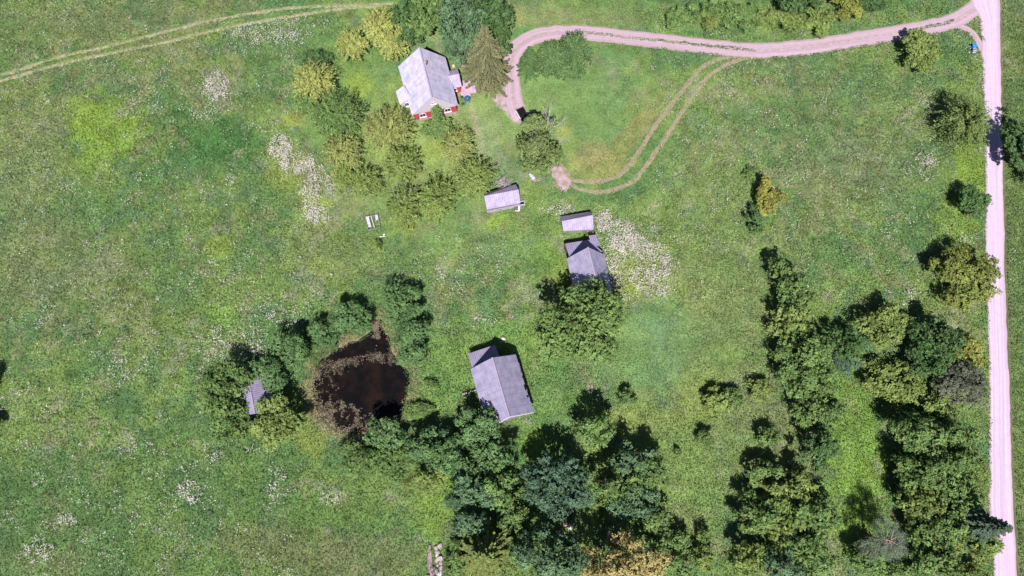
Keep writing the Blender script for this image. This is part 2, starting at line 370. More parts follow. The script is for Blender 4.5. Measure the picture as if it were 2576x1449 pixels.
def blob_sheet(name, P, mat, z, seed=0, rag=.5):
    P = np.array([W(*p) for p in P]); out = []
    for i in range(len(P)):
        a = P[i]; b = P[(i+1) % len(P)]
        n = max(2, int(np.linalg.norm(b-a)/.35))
        for k in range(n): out.append(a+(b-a)*k/n)
    out = np.array(out); c = out.mean(0); j = (fbm(out[:, 0], out[:, 1], 1.5, seed, 4)-.5)*2*rag
    d = out-c; d /= np.linalg.norm(d, axis=1)[:, None]; out = out+d*j[:, None]
    me = bpy.data.meshes.new(name); V = [(c[0], c[1], z)]+[(p[0], p[1], z-.01) for p in out]; n = len(out)
    me.from_pydata(V, [], [(0, 1+i, 1+(i+1) % n) for i in range(n)]); me.uv_layers.new(name='UVMap'); me.materials.append(mat); me.update()
    if me.polygons[0].normal.z < 0: me.flip_normals()
    return link(bpy.data.objects.new(name, me))

tag(two_edge('gravel_road', ROADL, ROADR, ROAD, .030), 'pale pinkish gravel road running down the right side of the meadow', 'road', kind='structure')
tag(ribbon('driveway', DRIVEP, 1.75, 1.75, DRIVE, .022, 3, 12, .3), 'pinkish gravel driveway curving from the road to the farmhouse', 'driveway', kind='structure')
tag(ribbon('driveway_fork', DRIVE2, .8, .8, DRIVE, .018, 5), 'short worn fork of the driveway joining the gravel road', 'driveway', kind='structure')
tag(blob_sheet('gravel_yard', YARD, BARE, .015, 2), 'bare gravel parking spot at the end of the driveway', 'yard', kind='structure')
for i, c in enumerate(RUT_A):
    tag(ribbon('wheel_rut', c, .38, .38, RUT, .012, 20+i, 3, .22), ['upper wheel rut of the grassy track across the top left meadow', 'lower wheel rut of the grassy track across the top left meadow'][i], 'track', kind='structure')
for i, c in enumerate(RUT_B):
    tag(ribbon('wheel_rut', c, .54, .54, RUT2, .012, 30+i, 3, .34), ['inner wheel rut of the track curving down to the sheds', 'outer wheel rut of the track curving down to the sheds'][i], 'track', kind='structure')
tag(blob_sheet('bare_ground', BAREP, BARE, .016, 6, .8), 'bare trampled soil where the curving track ends', 'ground', kind='structure')
for i, (px, py, sx_, sy_) in enumerate([(1283,796,12,5),(1484,975,8,16),(1350,452,16,5),(1268,855,7,10)]):
    tag(blob_sheet('bare_ground', [(px+sx_*math.cos(a), py+sy_*math.sin(a)) for a in np.linspace(0, 6.28, 9)[:-1]], BARE, .013, 40+i, .3), ['small bare spot in the grass above the lower barn', 'thin bare patch above the shadow of the round tree', 'bare earth beside the white sheet', 'bare stony corner behind the lower barn'][i], 'ground', kind='structure')

G1 = (.104, .180, .066); G2 = (.165, .225, .072); G3 = (.205, .200, .110); G4 = (.078, .148, .085); G5 = (.23, .24, .18)
PATCH = [ # px, py, rx, ry, rot, colour, strength
 (205,292,55,55,0,(.22,.27,.06),.6),(275,330,95,75,0,(.19,.28,.05),.75),(235,405,60,40,0,(.19,.28,.05),.5),(545,335,120,75,20,(.065,.15,.045),.75),(480,420,100,50,0,(.07,.15,.055),.6),
 (740,300,40,25,0,(.30,.29,.07),.5),(902,218,42,34,0,(.25,.31,.055),.8),(1085,378,48,30,10,(.26,.33,.06),.85),(1160,345,40,25,0,(.25,.32,.06),.6),(725,420,70,60,40,(.24,.27,.06),.5),(790,520,50,60,0,(.24,.28,.06),.6),
 (1450,250,150,110,0,(.13,.21,.075),.5),(1605,325,30,120,38,(.25,.20,.09),.45),(1500,415,80,38,0,(.25,.24,.09),.6),(1530,240,60,60,0,(.12,.20,.08),.5),(1418,330,30,30,0,(.30,.32,.06),.5),(1490,385,50,30,0,(.24,.19,.11),.5),
 (1660,860,85,115,0,(.115,.205,.105),.8),(1570,930,120,90,0,(.13,.215,.09),.7),(1560,850,60,90,0,(.15,.235,.08),.6),(1650,780,60,20,0,(.10,.18,.07),.6),
 (1800,760,130,320,0,(.165,.225,.075),.5),(1780,480,120,160,0,(.16,.21,.08),.35),(2560,750,50,900,0,(.105,.145,.055),.6),(2440,440,55,110,0,(.17,.245,.045),.75),(2400,560,60,60,0,(.19,.26,.05),.5),
 (2140,1160,70,230,0,(.16,.25,.055),.75),(2180,1220,60,120,0,(.17,.27,.055),.5),(1700,1190,110,140,0,(.16,.235,.075),.6),(1760,1120,160,160,0,(.15,.215,.07),.5),(1600,1060,120,50,0,(.20,.235,.075),.5),(1780,1000,80,60,0,(.21,.25,.075),.4),
 (1100,1265,62,130,0,(.175,.255,.06),.75),(1160,940,110,110,0,(.14,.225,.065),.6),(1150,880,60,60,0,(.17,.24,.07),.4),(1300,860,50,80,0,(.15,.25,.06),.5),(1390,1000,80,110,0,(.115,.21,.065),.6),
 (300,1330,560,260,0,(.085,.15,.055),.40),(900,1405,170,60,0,(.17,.155,.085),.35),(660,1370,120,60,0,(.17,.14,.08),.4),(640,1260,90,60,0,(.08,.15,.05),.5),(820,1300,160,60,0,(.10,.17,.05),.4),
 (960,430,120,180,0,(.17,.24,.07),.4),(1080,350,170,150,0,(.215,.265,.095),.6),(1240,300,80,90,0,(.21,.26,.11),.5),(1340,250,120,120,0,(.16,.235,.085),.5),(1215,330,40,70,0,(.20,.24,.10),.5),(1225,350,34,50,0,(.22,.27,.16),.6),(900,170,100,90,0,(.17,.235,.07),.5),(960,330,200,60,0,(.17,.24,.07),.3),
 (1310,290,200,90,0,(.15,.22,.075),.3),(1200,620,170,70,0,(.17,.235,.085),.4),(1100,600,60,40,0,(.12,.20,.07),.5),(1250,560,40,20,0,(.22,.30,.05),.5),(1430,690,60,40,0,(.24,.26,.06),.5),(1385,640,40,60,0,(.13,.23,.05),.5),
 (1260,30,60,40,0,(.25,.26,.10),.4),(1480,35,60,18,0,(.07,.17,.05),.5),(1330,86,45,10,0,(.05,.16,.03),.0),(1325,78,30,10,0,(.05,.17,.035),.8),(1400,45,250,30,0,(.22,.21,.10),.4),(1600,85,60,15,0,(.14,.17,.13),.5),(1770,100,300,15,0,(.13,.19,.07),.5),
 (780,1060,40,90,-15,(.20,.23,.06),.7),(770,970,20,70,0,(.09,.17,.08),.6),(812,1060,12,28,-30,(.40,.33,.27),.8),(1194,308,7,48,-12,(.30,.27,.19),.7),(1213,372,7,34,-8,(.28,.27,.18),.6),(1030,1000,8,20,0,(.34,.29,.2),.6),(1600,675,75,95,0,(.225,.275,.07),.6),(870,862,60,10,-25,(.27,.25,.12),.4),(2250,80,120,25,0,(.12,.18,.11),.5),(1350,1120,60,40,0,(.15,.25,.05),.6),(1640,520,14,6,0,(.40,.31,.20),.8),
 (120,60,220,60,0,(.17,.21,.08),.4),(60,400,120,160,0,(.22,.22,.12),.35),(90,640,120,120,0,(.21,.20,.12),.35),(330,700,200,120,0,(.14,.19,.07),.3),(2040,300,300,140,0,(.13,.19,.085),.35),(2200,430,150,100,0,(.16,.19,.10),.4),
 (2000,600,60,60,0,(.17,.20,.08),.4),(1310,520,60,60,0,(.17,.25,.06),.4),(820,660,140,60,0,(.19,.21,.08),.35),(550,620,40,30,0,(.22,.28,.05),.5),(560,790,40,30,0,(.16,.27,.06),.5),(2510,60,20,200,0,(.2,.2,.1),.2),
]
def ground_col(x, y):
    px, py = PXN(x, y)
    n1 = fbm(x, y, 22, 1, 3)[..., None]; n2 = fbm(x, y, 7, 2, 3)[..., None]; n3 = fbm(x, y, 2.2, 3, 3)[..., None]; n4 = fbm(x, y, 3.2, 9, 3)[..., None]
    g1, g2, g3, g4, g5 = [np.array(g)[None, :] for g in (G1, G2, G3, G4, G5)]
    c = g1+(g2-g1)*sstep(.38, .62, n2)*.75
    c = c+(g3-c)*sstep(.50, .66, n1*.5+n3*.5)*.55
    c = c+(g4-c)*sstep(.54, .68, n4)*.45
    c = c+(g5-c)*sstep(.60, .75, n3*.6+n2*.4)*.4
    for (ax, ay, rx, ry, rot, col, st) in PATCH:
        if st <= 0: continue
        m = (abs(px-ax) < 1.6*max(rx, ry)+30) & (abs(py-ay) < 1.6*max(rx, ry)+30)
        if not m.any(): continue
        cr, sr = math.cos(R(rot)), math.sin(R(rot)); dx = px[m]-ax; dy = py[m]-ay
        q = np.hypot((dx*cr+dy*sr)/rx, (-dx*sr+dy*cr)/ry)+(n3[m][:, 0]-.5)*1.1+(n2[m][:, 0]-.5)*.8
        k = (1-sstep(.55, 1.25, q))*st; c[m] = c[m]+(np.array(col)-c[m])*k[:, None]
    rr = np.full(px.shape, 9.); mm = px > 2490; rr[mm] = line_d(x[mm], y[mm], ROADR[::6]); k = (1-sstep(.1, .8, rr))*.75; c = c+(np.array((.10, .075, .05))-c)*k[..., None]  # dark strip painted along the right road edge for shade of taller grass
    mm_ = fbm(x, y, 1.6, 33, 2)[..., None]; c = c*np.array((1.23, 1.27, 1.27))*(.74+.52*mm_)
    sd = pond_sd(x, y); k = (1-sstep(.3, 2.0, sd))*.8*sstep(.35, .6, n4[..., 0]); c = c+(np.array((.34, .31, .19))-c)*k[..., None]
    k = 1-sstep(-.5, .1, sd); c = c+(np.array((.06, .04, .03))-c)*k[..., None]
    return c
# ground sheet
gx = np.concatenate([[-3000, -900, -350, -180], np.arange(-118, 118.1, .55), [180, 350, 900, 3000]])
gy = np.concatenate([[-3000, -900, -300, -90], np.arange(-30, 105.1, .55), [150, 300, 900, 3000]])
X, Y = np.meshgrid(gx, gy); X = X.ravel(); Y = Y.ravel(); sd = pond_sd(X, Y)
Z = np.where(sd < .4, -np.clip((.4-sd)*.5, 0, 1.1), 0)+(fbm(X, Y, 5, 8)-.5)*.02-.01
nx, ny = len(gx), len(gy)
me = bpy.data.meshes.new('ground'); me.vertices.add(nx*ny); me.vertices.foreach_set('co', np.stack([X, Y, Z], 1).astype(np.float32).ravel())
I, J = np.meshgrid(np.arange(nx-1), np.arange(ny-1)); a0 = (J*nx+I).ravel(); F = np.stack([a0, a0+1, a0+1+nx, a0+nx], 1).astype(np.int32)
me.loops.add(F.size); me.loops.foreach_set('vertex_index', F.ravel()); me.polygons.add(len(F)); me.polygons.foreach_set('loop_start', np.arange(0, F.size, 4, dtype=np.int32)); me.update(calc_edges=True)
ca = me.color_attributes.new('tint', 'FLOAT_COLOR', 'POINT'); cc = np.ones((nx*ny, 4), np.float32); cc[:, :3] = ground_col(X, Y); ca.data.foreach_set('color', cc.ravel())
me.materials.append(GROUND); me.polygons.foreach_set('use_smooth', [True]*len(me.polygons))
tag(link(bpy.data.objects.new('ground', me)), 'green summer meadow covering the whole site', 'ground', kind='structure')

# pond water
m, t, b, o = nmat('pond_water'); L = t.links.new
tc = node(t, 'ShaderNodeTexCoord'); n = node(t, 'ShaderNodeTexNoise'); n.inputs['Scale'].default_value = .35; n.inputs['Detail'].default_value = 9; n.inputs['Roughness'].default_value = .7; L(tc.outputs['Object'], n.inputs[0])
r = node(t, 'ShaderNodeValToRGB'); r.color_ramp.elements[0].position = .44; r.color_ramp.elements[1].position = .74; r.color_ramp.elements[0].color = (.006, .006, .007, 1); r.color_ramp.elements[1].color = (.024, .013, .010, 1)
L(n.outputs[0], r.inputs[0]); L(r.outputs[0], b.inputs['Base Color']); b.inputs['Roughness'].default_value = .12; b.inputs['IOR'].default_value = 1.33
n2 = node(t, 'ShaderNodeTexNoise'); n2.inputs['Scale'].default_value = 3; L(tc.outputs['Object'], n2.inputs[0]); bp = node(t, 'ShaderNodeBump'); bp.inputs['Strength'].default_value = .1; bp.inputs['Distance'].default_value = .02
L(n2.outputs[0], bp.inputs['Height']); L(bp.outputs[0], b.inputs['Normal'])
me = bpy.data.meshes.new('pond_water'); c = PONDW.mean(0); P = [c+(p-c)*1.12 for p in PONDW]; nP = len(P)
me.from_pydata([(c[0], c[1], -.22)]+[(p[0], p[1], -.22) for p in P], [], [(0, 1+i, 1+(i+1) % nP) for i in range(nP)]); me.materials.append(m); me.update()
if me.polygons[0].normal.z < 0: me.flip_normals()
tag(link(bpy.data.objects.new('pond_water', me)), 'dark brown still water of the pond', 'pond', kind='structure')
# floating algae
N = 130000; mn = PONDW.min(0); mx = PONDW.max(0); ax = rngG.uniform(mn[0], mx[0], N); ay = rngG.uniform(mn[1], mx[1], N)
sd = poly_sd(ax, ay, PONDW); px, py = PXN(ax, ay)
dn = fbm(ax, ay, 2.6, 5, 4); fine = fbm(ax, ay, .8, 6, 3)
edge = 1-sstep(0, 3.6, -sd)
wob = (fbm(ax, ay, 5, 17, 2)-.5)*50
ring = np.exp(-((py-905-.10*(px-900)+wob*.6)/18)**2)*sstep(1005, 975, px)*.34
left = sstep(865, 835, px+wob)*.16; south = sstep(995, 1030, py+wob)*sstep(960, 930, px)*.20; west = sstep(950, 800, px)*.08
openw = np.exp(-(((px-945)/75)**2+((py-965)/60)**2))*.55
narm = sstep(885, 860, py)*np.exp(-((px-946+wob*.2)/9)**2)*.42
bay = -np.exp(-((py-878+.25*(px-900)+wob*.3)/12)**2)*sstep(965, 940, px)*.38-sstep(1000, 1015, px)*.2-sstep(880, 860, py)*.12
vf = rngG.rand(N)*.14-.02
prob = dn*.36+fine*.45+fbm(ax, ay, .45, 16, 2)*.25+(1-sstep(0, 1.6, -sd))*.13+ring+left*.35+south*.62+west*.5-openw+narm+bay-.12+vf
keep = (sd < .25) & ((prob > .56) | ((rngG.rand(N) < .035) & (prob > .38)))
ax, ay, prob, sd, px, py = [q[keep] for q in (ax, ay, prob, sd, px, py)]
dens = rngG.rand(len(ax)) < np.clip((prob-.54)*4.5, .10, .9); ax, ay, prob, sd, px, py = [q[dens] for q in (ax, ay, prob, sd, px, py)]
n = len(ax); s = rngG.uniform(.05, .13, n); th = rngG.rand(n)*6.28; V = np.zeros((n, 4, 3))
for k in range(4):
    rr = s*rngG.uniform(.7, 1.2, n); V[:, k, 0] = ax+np.cos(th+k*1.571)*rr; V[:, k, 1] = ay+np.sin(th+k*1.571)*rr; V[:, k, 2] = -.205+rngG.uniform(0, .03, n)
mixv = np.clip(sstep(.66, 1.0, prob+fbm(ax, ay, 1.2, 15, 3)*.5-.25)+rngG.uniform(-.2, .2, n), 0, 1)[:, None]
brown = (px < 960)[:, None]*1.0
spk = (rngG.rand(n) < .22+.25*(py > 1010)+.30*(py < 870))[:, None]; mixv = np.where(spk, mixv*.5+.5, mixv*.30); ac = np.array((.028, .021, .017))*(1-mixv)+np.array((.34, .28, .21))*mixv; ac = ac*rngG.uniform(.7, 1.2, n)[:, None]
tag(np_mesh('pond_algae', V, 4, ALGAE, ac), 'tan and brown algae floating in mats on the dark pond', 'algae', kind='stuff')
# ------------------------------------------------------------------ buildings
def uvq(q):
    """u along first edge direction, v across, metres"""
    a = (q[1]-q[0]).normalized(); n = (q[1]-q[0]).cross(q[2]-q[0]).normalized(); b = n.cross(a)
    return [((p-q[0]).dot(a), (p-q[0]).dot(b)) for p in q]
def up(q):
    return q if (q[1]-q[0]).cross(q[2]-q[0]).z > 0 else [q[0], q[3], q[2], q[1]] if len(q) == 4 else q[::-1]
def roof_slab(name, q, mat, parent, th=.08):
    """q[0]->q[1] along the ridge"""
    uv = uvq(q); n = (q[1]-q[0]).cross(q[2]-q[0])
    if n.z < 0: q = q[::-1]; uv = uv[::-1]
    mb = MB(); mb.slab(q, th, uv); return mb.build(name, mat, parent)
def gabled(name, label, cat, pts, he, hr, roofm, wallm, ov=.35, ovr=.3, group=None, base=None, gable=None, ridge=True, th=.08):
    """pts: picture positions of rn, rs (ridge ends), wn, ws, en, es (eave corners)"""
    P = {k: W3(*pts[k], hr if k[0] == 'r' else he) for k in pts}
    c = sum((P[k] for k in ('wn', 'ws', 'en', 'es')), Vector())/4; c.z = 0
    root = empty(name, c, label, cat, group)
    for k in P: P[k] = P[k]-c
    rd = (P['rs']-P['rn']); rd.z = 0; rd.normalize()
    roof_slab('roof', [P['rn'], P['rs'], P['ws'], P['wn']], roofm, root, th).data
    roof_slab('roof', [P['rn'], P['rs'], P['es'], P['en']], roofm, root, th)
    if ridge:
        mb = MB(); mb.tube(P['rn']+Vector((0, 0, .0)), P['rs'], .13, .13, 8); mb.build('ridge_cap', RIDGE, root)
    def plane_pt(side, end):   # wall top corner inset under the roof
        e = P[side+end]; r_ = P['r'+end]; sgn = 1 if end == 'n' else -1
        h = Vector((r_.x-e.x, r_.y-e.y, 0)); f = ov/h.length
        p = e+(r_-e)*f+rd*(sgn*ovr); p.z -= .14; return p
    T = {s+e: plane_pt(s, e) for s in 'we' for e in 'ns'}
    A = {e: P['r'+e]+rd*((1 if e == 'n' else -1)*ovr)-Vector((0, 0, .16)) for e in 'ns'}
    def dn(p, z=0): return Vector((p.x, p.y, z))
    zb = base or 0
    mb = MB()
    for a, b2 in (('ws', 'es'), ('es', 'en'), ('en', 'wn'), ('wn', 'ws')):
        mb.face([dn(T[a], zb), dn(T[b2], zb), T[b2], T[a]], [(0, 0), ((T[b2]-T[a]).length, 0), ((T[b2]-T[a]).length, 3), (0, 3)])
    if not gable:
        mb.face([T['ws'], T['es'], A['s']]); mb.face([T['en'], T['wn'], A['n']])
    mb.build('wall', wallm, root)
    if gable:
        for e in 'ns':
            g = MB(); off = rd*((.04) if e == 's' else -.04); lo = Vector((0, 0, -.55))
            g.face([T['w'+e]+off+lo, T['e'+e]+off+lo, T['e'+e]+off, A[e]+off, T['w'+e]+off]); g.build('gable', gable, root)
    if base:
        mb = MB()
        for a, b2 in (('ws', 'es'), ('es', 'en'), ('en', 'wn'), ('wn', 'ws')):
            oa = (dn(T[a])-Vector()).normalized()*.08; ob = dn(T[b2]).normalized()*.08
            mb.face([dn(T[a])+oa, dn(T[b2])+ob, dn(T[b2], base)+ob, dn(T[a], base)+oa])
            mb.face([dn(T[a], base)+oa, dn(T[b2], base)+ob, dn(T[b2], base), dn(T[a], base)])
        mb.build('foundation', FOUND, root)
    return root, P, T, A, c
def wall_window(root, a, b, f, z, w_, h_, mull=1, name='window'):
    """a -> b bottom wall line (outside on the right hand side when walking a to b)"""
    d = (b-a); d.z = 0; d.normalize(); n = Vector((d.y, -d.x, 0)); c = a+(b-a)*f; rz = math.atan2(d.y, d.x)
    c = Vector((c.x, c.y, z))
    fr = MB(); t = .13
    for s in (-1, 1): fr.box(c+n*.05+d*(s*(w_/2)), (t, .1, h_+t), rz)
    for s in (-1, 1): fr.box(c+n*.05+Vector((0, 0, s*h_/2)), (w_+t, .102, t), rz)
    for k in range(mull): fr.box(c+n*.05+d*((k+1)/(mull+1)*w_-w_/2), (.07, .08, h_-.1), rz)
    fr.box(c+n*.1+Vector((0, 0, -h_/2-.1)), (w_+.35, .2, .05), rz)
    wo_ = fr.build(name, WHITE, root); g = MB(); g.box(c+n*.02, (w_, .04, h_), rz); g.build('pane', GLASS, wo_); return wo_

# --- red farmhouse
H = dict(rn=(1055.1,118.2), rs=(1086.9,244.3), wn=(1001.5,167.2), ws=(1036.3,290.4), en=(1120.9,144.6), es=(1152.6,266.2))
house, P, T, A, hc = gabled('farmhouse', 'red wooden farmhouse with a pale lilac gabled roof and white gable', 'house', H, 2.95, 7.8, ROOF_HOUSE, REDWALL, .35, .3, base=.45, gable=WHITEB)
ws, es = Vector((T['ws'].x, T['ws'].y, 0)), Vector((T['es'].x, T['es'].y, 0))
wall_window(house, ws, es, .20, 1.75, 1.15, 1.2); wall_window(house, ws, es, .79, 1.75, 1.15, 1.2)
wall_window(house, ws, es, .50, 5.3, .8, .55, 1, 'attic_window')
en0 = Vector((T['en'].x, T['en'].y, 0)); wn0 = Vector((T['wn'].x, T['wn'].y, 0))
wall_window(house, wn0, ws, .25, 1.75, 1.1, 1.2); wall_window(house, es, en0, .85, 1.75, 1.1, 1.2)
mb = MB(); cb = (P['rn']*.66+P['rs']*.34)+Vector((.35, 0, -.1)); mb.box(cb+Vector((0, 0, .3)), (.4, .4, .75), R(-14)); mb.box(cb+Vector((0, 0, .72)), (.48, .48, .1), R(-14)); mb.build('chimney', FOUND, house)
def zc(o, s, p): return ((o[0]+p[0]/s)*.644, (o[1]+p[1]/s)*.644)
Z1 = ((1500, 160), 4.2625)
def prism(name, pts, ztop, wallm, parent, inset=.25, zb=0, off=None):
    """walls below a roof polygon given as world Vectors"""
    c = sum(pts, Vector())/len(pts); q = []
    for p in pts:
        d = Vector((c.x-p.x, c.y-p.y, 0)).normalized(); q.append(p+d*inset*1.3)
    mb = MB()
    for i in range(len(q)):
        a, b2 = q[i], q[(i+1) % len(q)]
        mb.face([Vector((a.x, a.y, zb)), Vector((b2.x, b2.y, zb)), Vector((b2.x, b2.y, b2.z-.1)), Vector((a.x, a.y, a.z-.1))])
    mb.build(name, wallm, parent); return q
# west annex
q = [W3(*zc(*Z1, p), z)-hc for p, z in (((195, 840), 1.9), ((268, 1062), 1.9), ((450, 935), 3.95), ((330, 740), 3.95))]
roof_slab('annex_roof', q, ROOF_HOUSE, house, .07)
qa = prism('annex_wall', q, 0, WHITEB, house)
wall_window(house, Vector((qa[1].x, qa[1].y, 0)), Vector((qa[2].x, qa[2].y, 0)), .55, 1.3, .8, 1.2)
# east porch, gabled towards the yard
pr = [W3(*zc(*Z1, p), z)-hc for p, z in (((965, 602), 3.55), ((1250, 545), 3.55))]
ps = [W3(*zc(*Z1, p), z)-hc for p, z in (((1150, 792), 2.45), ((1286, 760), 2.45))]
ax_ = (pr[1]-pr[0]); ax_.z = 0; ax_.normalize(); perp = Vector((-ax_.y, ax_.x, 0)); half = abs((ps[1]-pr[1]).dot(perp))
s1 = pr[1]-perp*half-Vector((0, 0, 1.1)); n1 = pr[1]+perp*half*.8-Vector((0, 0, 1.1)); s0 = pr[0]-perp*half-Vector((0, 0, 1.1))+ax_*.1; n0 = pr[0]+perp*half*.8-Vector((0, 0, 1.1))+ax_*.1
roof_slab('porch_roof', [pr[0], pr[1], s1, s0], ROOF_SHED, house, .06); roof_slab('porch_roof', [pr[0], pr[1], n1, n0], ROOF_SHED, house, .06)
wi = .3; a = s0+perp*wi; b2 = s1+perp*wi-ax_*.25; c2 = n1-perp*wi-ax_*.25; d2 = n0-perp*wi
mb = MB()
for p, q2 in ((a, b2), (b2, c2), (c2, d2)): mb.face([Vector((p.x, p.y, 0)), Vector((q2.x, q2.y, 0)), Vector((q2.x, q2.y, 2.45)), Vector((p.x, p.y, 2.45))])
ap = pr[1]-ax_*.25; mb.face([Vector((b2.x, b2.y, 2.45)), Vector((c2.x, c2.y, 2.45)), Vector((ap.x, ap.y, 3.45))])
mb.build('porch_wall', REDWALL, house)
wall_window(house, Vector((a.x, a.y, 0)), Vector((b2.x, b2.y, 0)), .62, 1.4, .7, .9)
f = MB(); m_ = (b2+c2)/2; dd = (c2-b2).normalized(); f.box(Vector((m_.x, m_.y, 1.05))+ax_*.05, (.09, .95, 2.05), math.atan2(ax_.y, ax_.x)); dr = f.build('door', WHITE, house)
f = MB(); f.tube(Vector((m_.x, m_.y, 1.05))+ax_*.1+dd*.35, Vector((m_.x, m_.y, 1.05))+ax_*.2+dd*.35, .03, .03); f.build('handle', GREYMETAL, dr)
# terrace of paving slabs
tr = empty('terrace', W3(1172, 224), 'pinkish paved terrace in front of the farmhouse porch', 'terrace')
rndt = random.Random(4); mb = MB()
for i in range(5):
    for j in range(6):
        if (i, j) in ((4, 0), (4, 5), (3, 0), (4, 4)): continue
        mb.box((-.9+i*.62, -1.5+j*.62, .05+rndt.uniform(0, .015)), (.60, .60, .06), rndt.uniform(-.02, .02))
mb.build('paving', PAVE, tr).data; mb = MB(); mb.box((2.6, .1, .06), (.75, .9, .12)); mb.box((3.4, -.1, .04), (.6, .7, .06), .2); mb.build('step', PAVE, tr)
tr.rotation_euler.z = R(11)

# --- upper barn with lean-to
B1 = dict(rn=zc((2150,800),4.025,(590,665)), wn=zc((2150,800),4.025,(255,848)), en=zc((2150,800),4.025,(845,780)), es=zc((2150,800),4.025,(990,1440)))
B1['rs'] = (B1['rn'][0]+28, B1['rn'][1]+112); B1['ws'] = (B1['wn'][0]+25, B1['wn'][1]+108)
barn, P, T, A, bc = gabled('barn', 'grey lilac barn whose lower end is covered by the biggest round tree', 'barn', B1, 2.9, 7.0, ROOF_BARN, GREYW, .3, .3)
Z3 = ((2150, 800), 4.025)
def poly_roof(name, lst, roofm, parent, c0, th=.06, uv_axis=None):
    q = [W3(*zc(*Z, p), z)-c0 for Z, p, z in lst]
    # plane fit through first three
    if len(q) > 3:
        n = (q[1]-q[0]).cross(q[2]-q[0]); 
        for k in range(3, len(q)): q[k].z = q[0].z-(n.x*(q[k].x-q[0].x)+n.y*(q[k].y-q[0].y))/n.z
    uv = uvq(q)
    if (q[1]-q[0]).cross(q[2]-q[0]).z < 0: q = q[::-1]; uv = uv[::-1]
    mb = MB(); mb.slab(q, th, uv); mb.build(name, roofm, parent); return q
q = poly_roof('lean_to_roof', [(Z3, (235, 608), 2.2), (Z3, (607, 550), 2.2), (Z3, (820, 735), 3.05), (Z3, (300, 822), 3.05)], ROOF_TIN, barn, bc)
prism('lean_to_wall', q, 0, GREYW, barn, .2)
q = poly_roof('lean_to_roof', [(Z3, (600, 484), 2.06), (Z3, (715, 468), 2.06), (Z3, (790, 640), 2.6), (Z3, (660, 660), 2.6)], ROOF_TIN, barn, bc)
prism('lean_to_wall', q, 0, GREYW, barn, .2)
mb = MB(); v = W3(*zc(*Z3, (232, 635)), 2.0)-bc; mb.box(v, (.35, .3, .3), .2); v = W3(*zc(*Z3, (240, 700)), 1.2)-bc; mb.box(v, (.12, 1.2, 2.2), .3); mb.build('side_door', DARKWOOD, barn)
dw = T['ws']; mb = MB(); v = (Vector((T['wn'].x, T['wn'].y, 0))*.5+Vector((T['ws'].x, T['ws'].y, 0))*.5); mb.box(v+Vector((-.06, 0, 1.1)), (.12, 2.2, 2.2), R(12)); mb.build('barn_door', DARKWOOD, barn)

# --- lower barn with lean-to and missing roof sheets
Z4 = ((1780, 1300), 3.812)
B2 = dict(rn=zc(*Z4, (545,368)), rs=zc(*Z4, (800,1250)), wn=zc(*Z4, (220,540)), en=zc(*Z4, (895,322)), es=zc(*Z4, (1157,1188)))
B2['ws'] = (B2['wn'][0]+43.5, B2['wn'][1]+151)
barn2, P, T, A, b2c = gabled('barn', 'lower grey lilac barn with a ragged right eave, beside the pond', 'barn', B2, 2.9, 7.2, ROOF_BARN, GREYW, .3, .3)
q = poly_roof('lean_to_roof', [(Z4, (180, 312), 2.3), (Z4, (585, 178), 2.3), (Z4, (655, 360), 3.0), (Z4, (240, 528), 3.0)], ROOF_TIN, barn2, b2c)
prism('lean_to_wall', q, 0, GREYW, barn2, .2)
ed = (P['es']-P['en']); eu = ed.normalized(); acr = (P['re'] if 're' in P else P['rn'])-P['en']; acr = (acr-eu*acr.dot(eu)).normalized()
for f_, l_, d_ in ((.40, .30, .22), (.57, 1.0, .42), (.72, .35, .5), (.30, .2, .12)):
    mb = MB(); c_ = P['en']+ed*f_+acr*(d_/2-.05); n_ = eu.cross(acr); n_ = n_ if n_.z > 0 else -n_
    mb.face([c_+eu*(sx*l_/2)+acr*(sy*d_/2)+n_*.012 for sx, sy in ((-1, -1), (1, -1), (1, 1), (-1, 1))]); mb.build('roof_hole_shade', BLACK, barn2)  # flat black faces laid on the roof stand for shade inside gaps
for i in range(9):
    mb = MB(); f_ = random.Random(i).uniform(.05, .95); l_ = random.Random(i+50).uniform(.4, 1.1)
    c_ = P['en']+ed*f_-acr*.05-Vector((0, 0, .02)); mb.slab([c_+eu*(-l_/2)-acr*.1, c_+eu*(l_/2)-acr*.1, c_+eu*(l_/2)+acr*.3, c_-eu*(l_/2)+acr*.3][::(1 if (eu.cross(acr)).z > 0 else -1)], .02); mb.build('loose_sheet', ROOF_BARN, barn2)
mb = MB(); s_ = P['rs']; e_ = P['es']; w_ = P['ws']
for a_, b_ in ((s_, e_), (s_, w_)):
    mb.tube(a_+Vector((0, 0, -.12))-eu*-.02, b_+Vector((0, 0, -.12)), .09, .09, 4)
mb.build('bargeboard', WHITE, barn2)

# --- sheds
Z2 = ((1860, 660), 7.247)
S = dict(rn=zc(*Z2, (225,765)), rs=zc(*Z2, (1202,582)), wn=zc(*Z2, (308,1150)), ws=zc(*Z2, (1262,962)), en=zc(*Z2, (190,700)), es=zc(*Z2, (1120,432)))
shed, P, T, A, sc_ = gabled('shed', 'pale shed with a brush heap lying against its back', 'shed', S, 1.75, 3.2, ROOF_SHED, GREYW, .2, .15, th=.05, ridge=False)
mb = MB(); d_ = (P['ws']-P['wn']); k_ = d_.normalized(); o_ = Vector((k_.y, -k_.x, 0))
for i in range(26):
    f_ = (i+.5)/26; h_ = 1.15+random.Random(i).uniform(-.1, .35); c_ = P['wn']+d_*f_+o_*.02
    mb.box((c_.x, c_.y, h_/2), (.28, .05, h_), math.atan2(d_.y, d_.x)+random.Random(i+9).uniform(-.1, .1))
mb.build('leaning_boards', noisy('pale_weathered_boards', (.30, .27, .36), (.55, .50, .62), scale=3), shed)
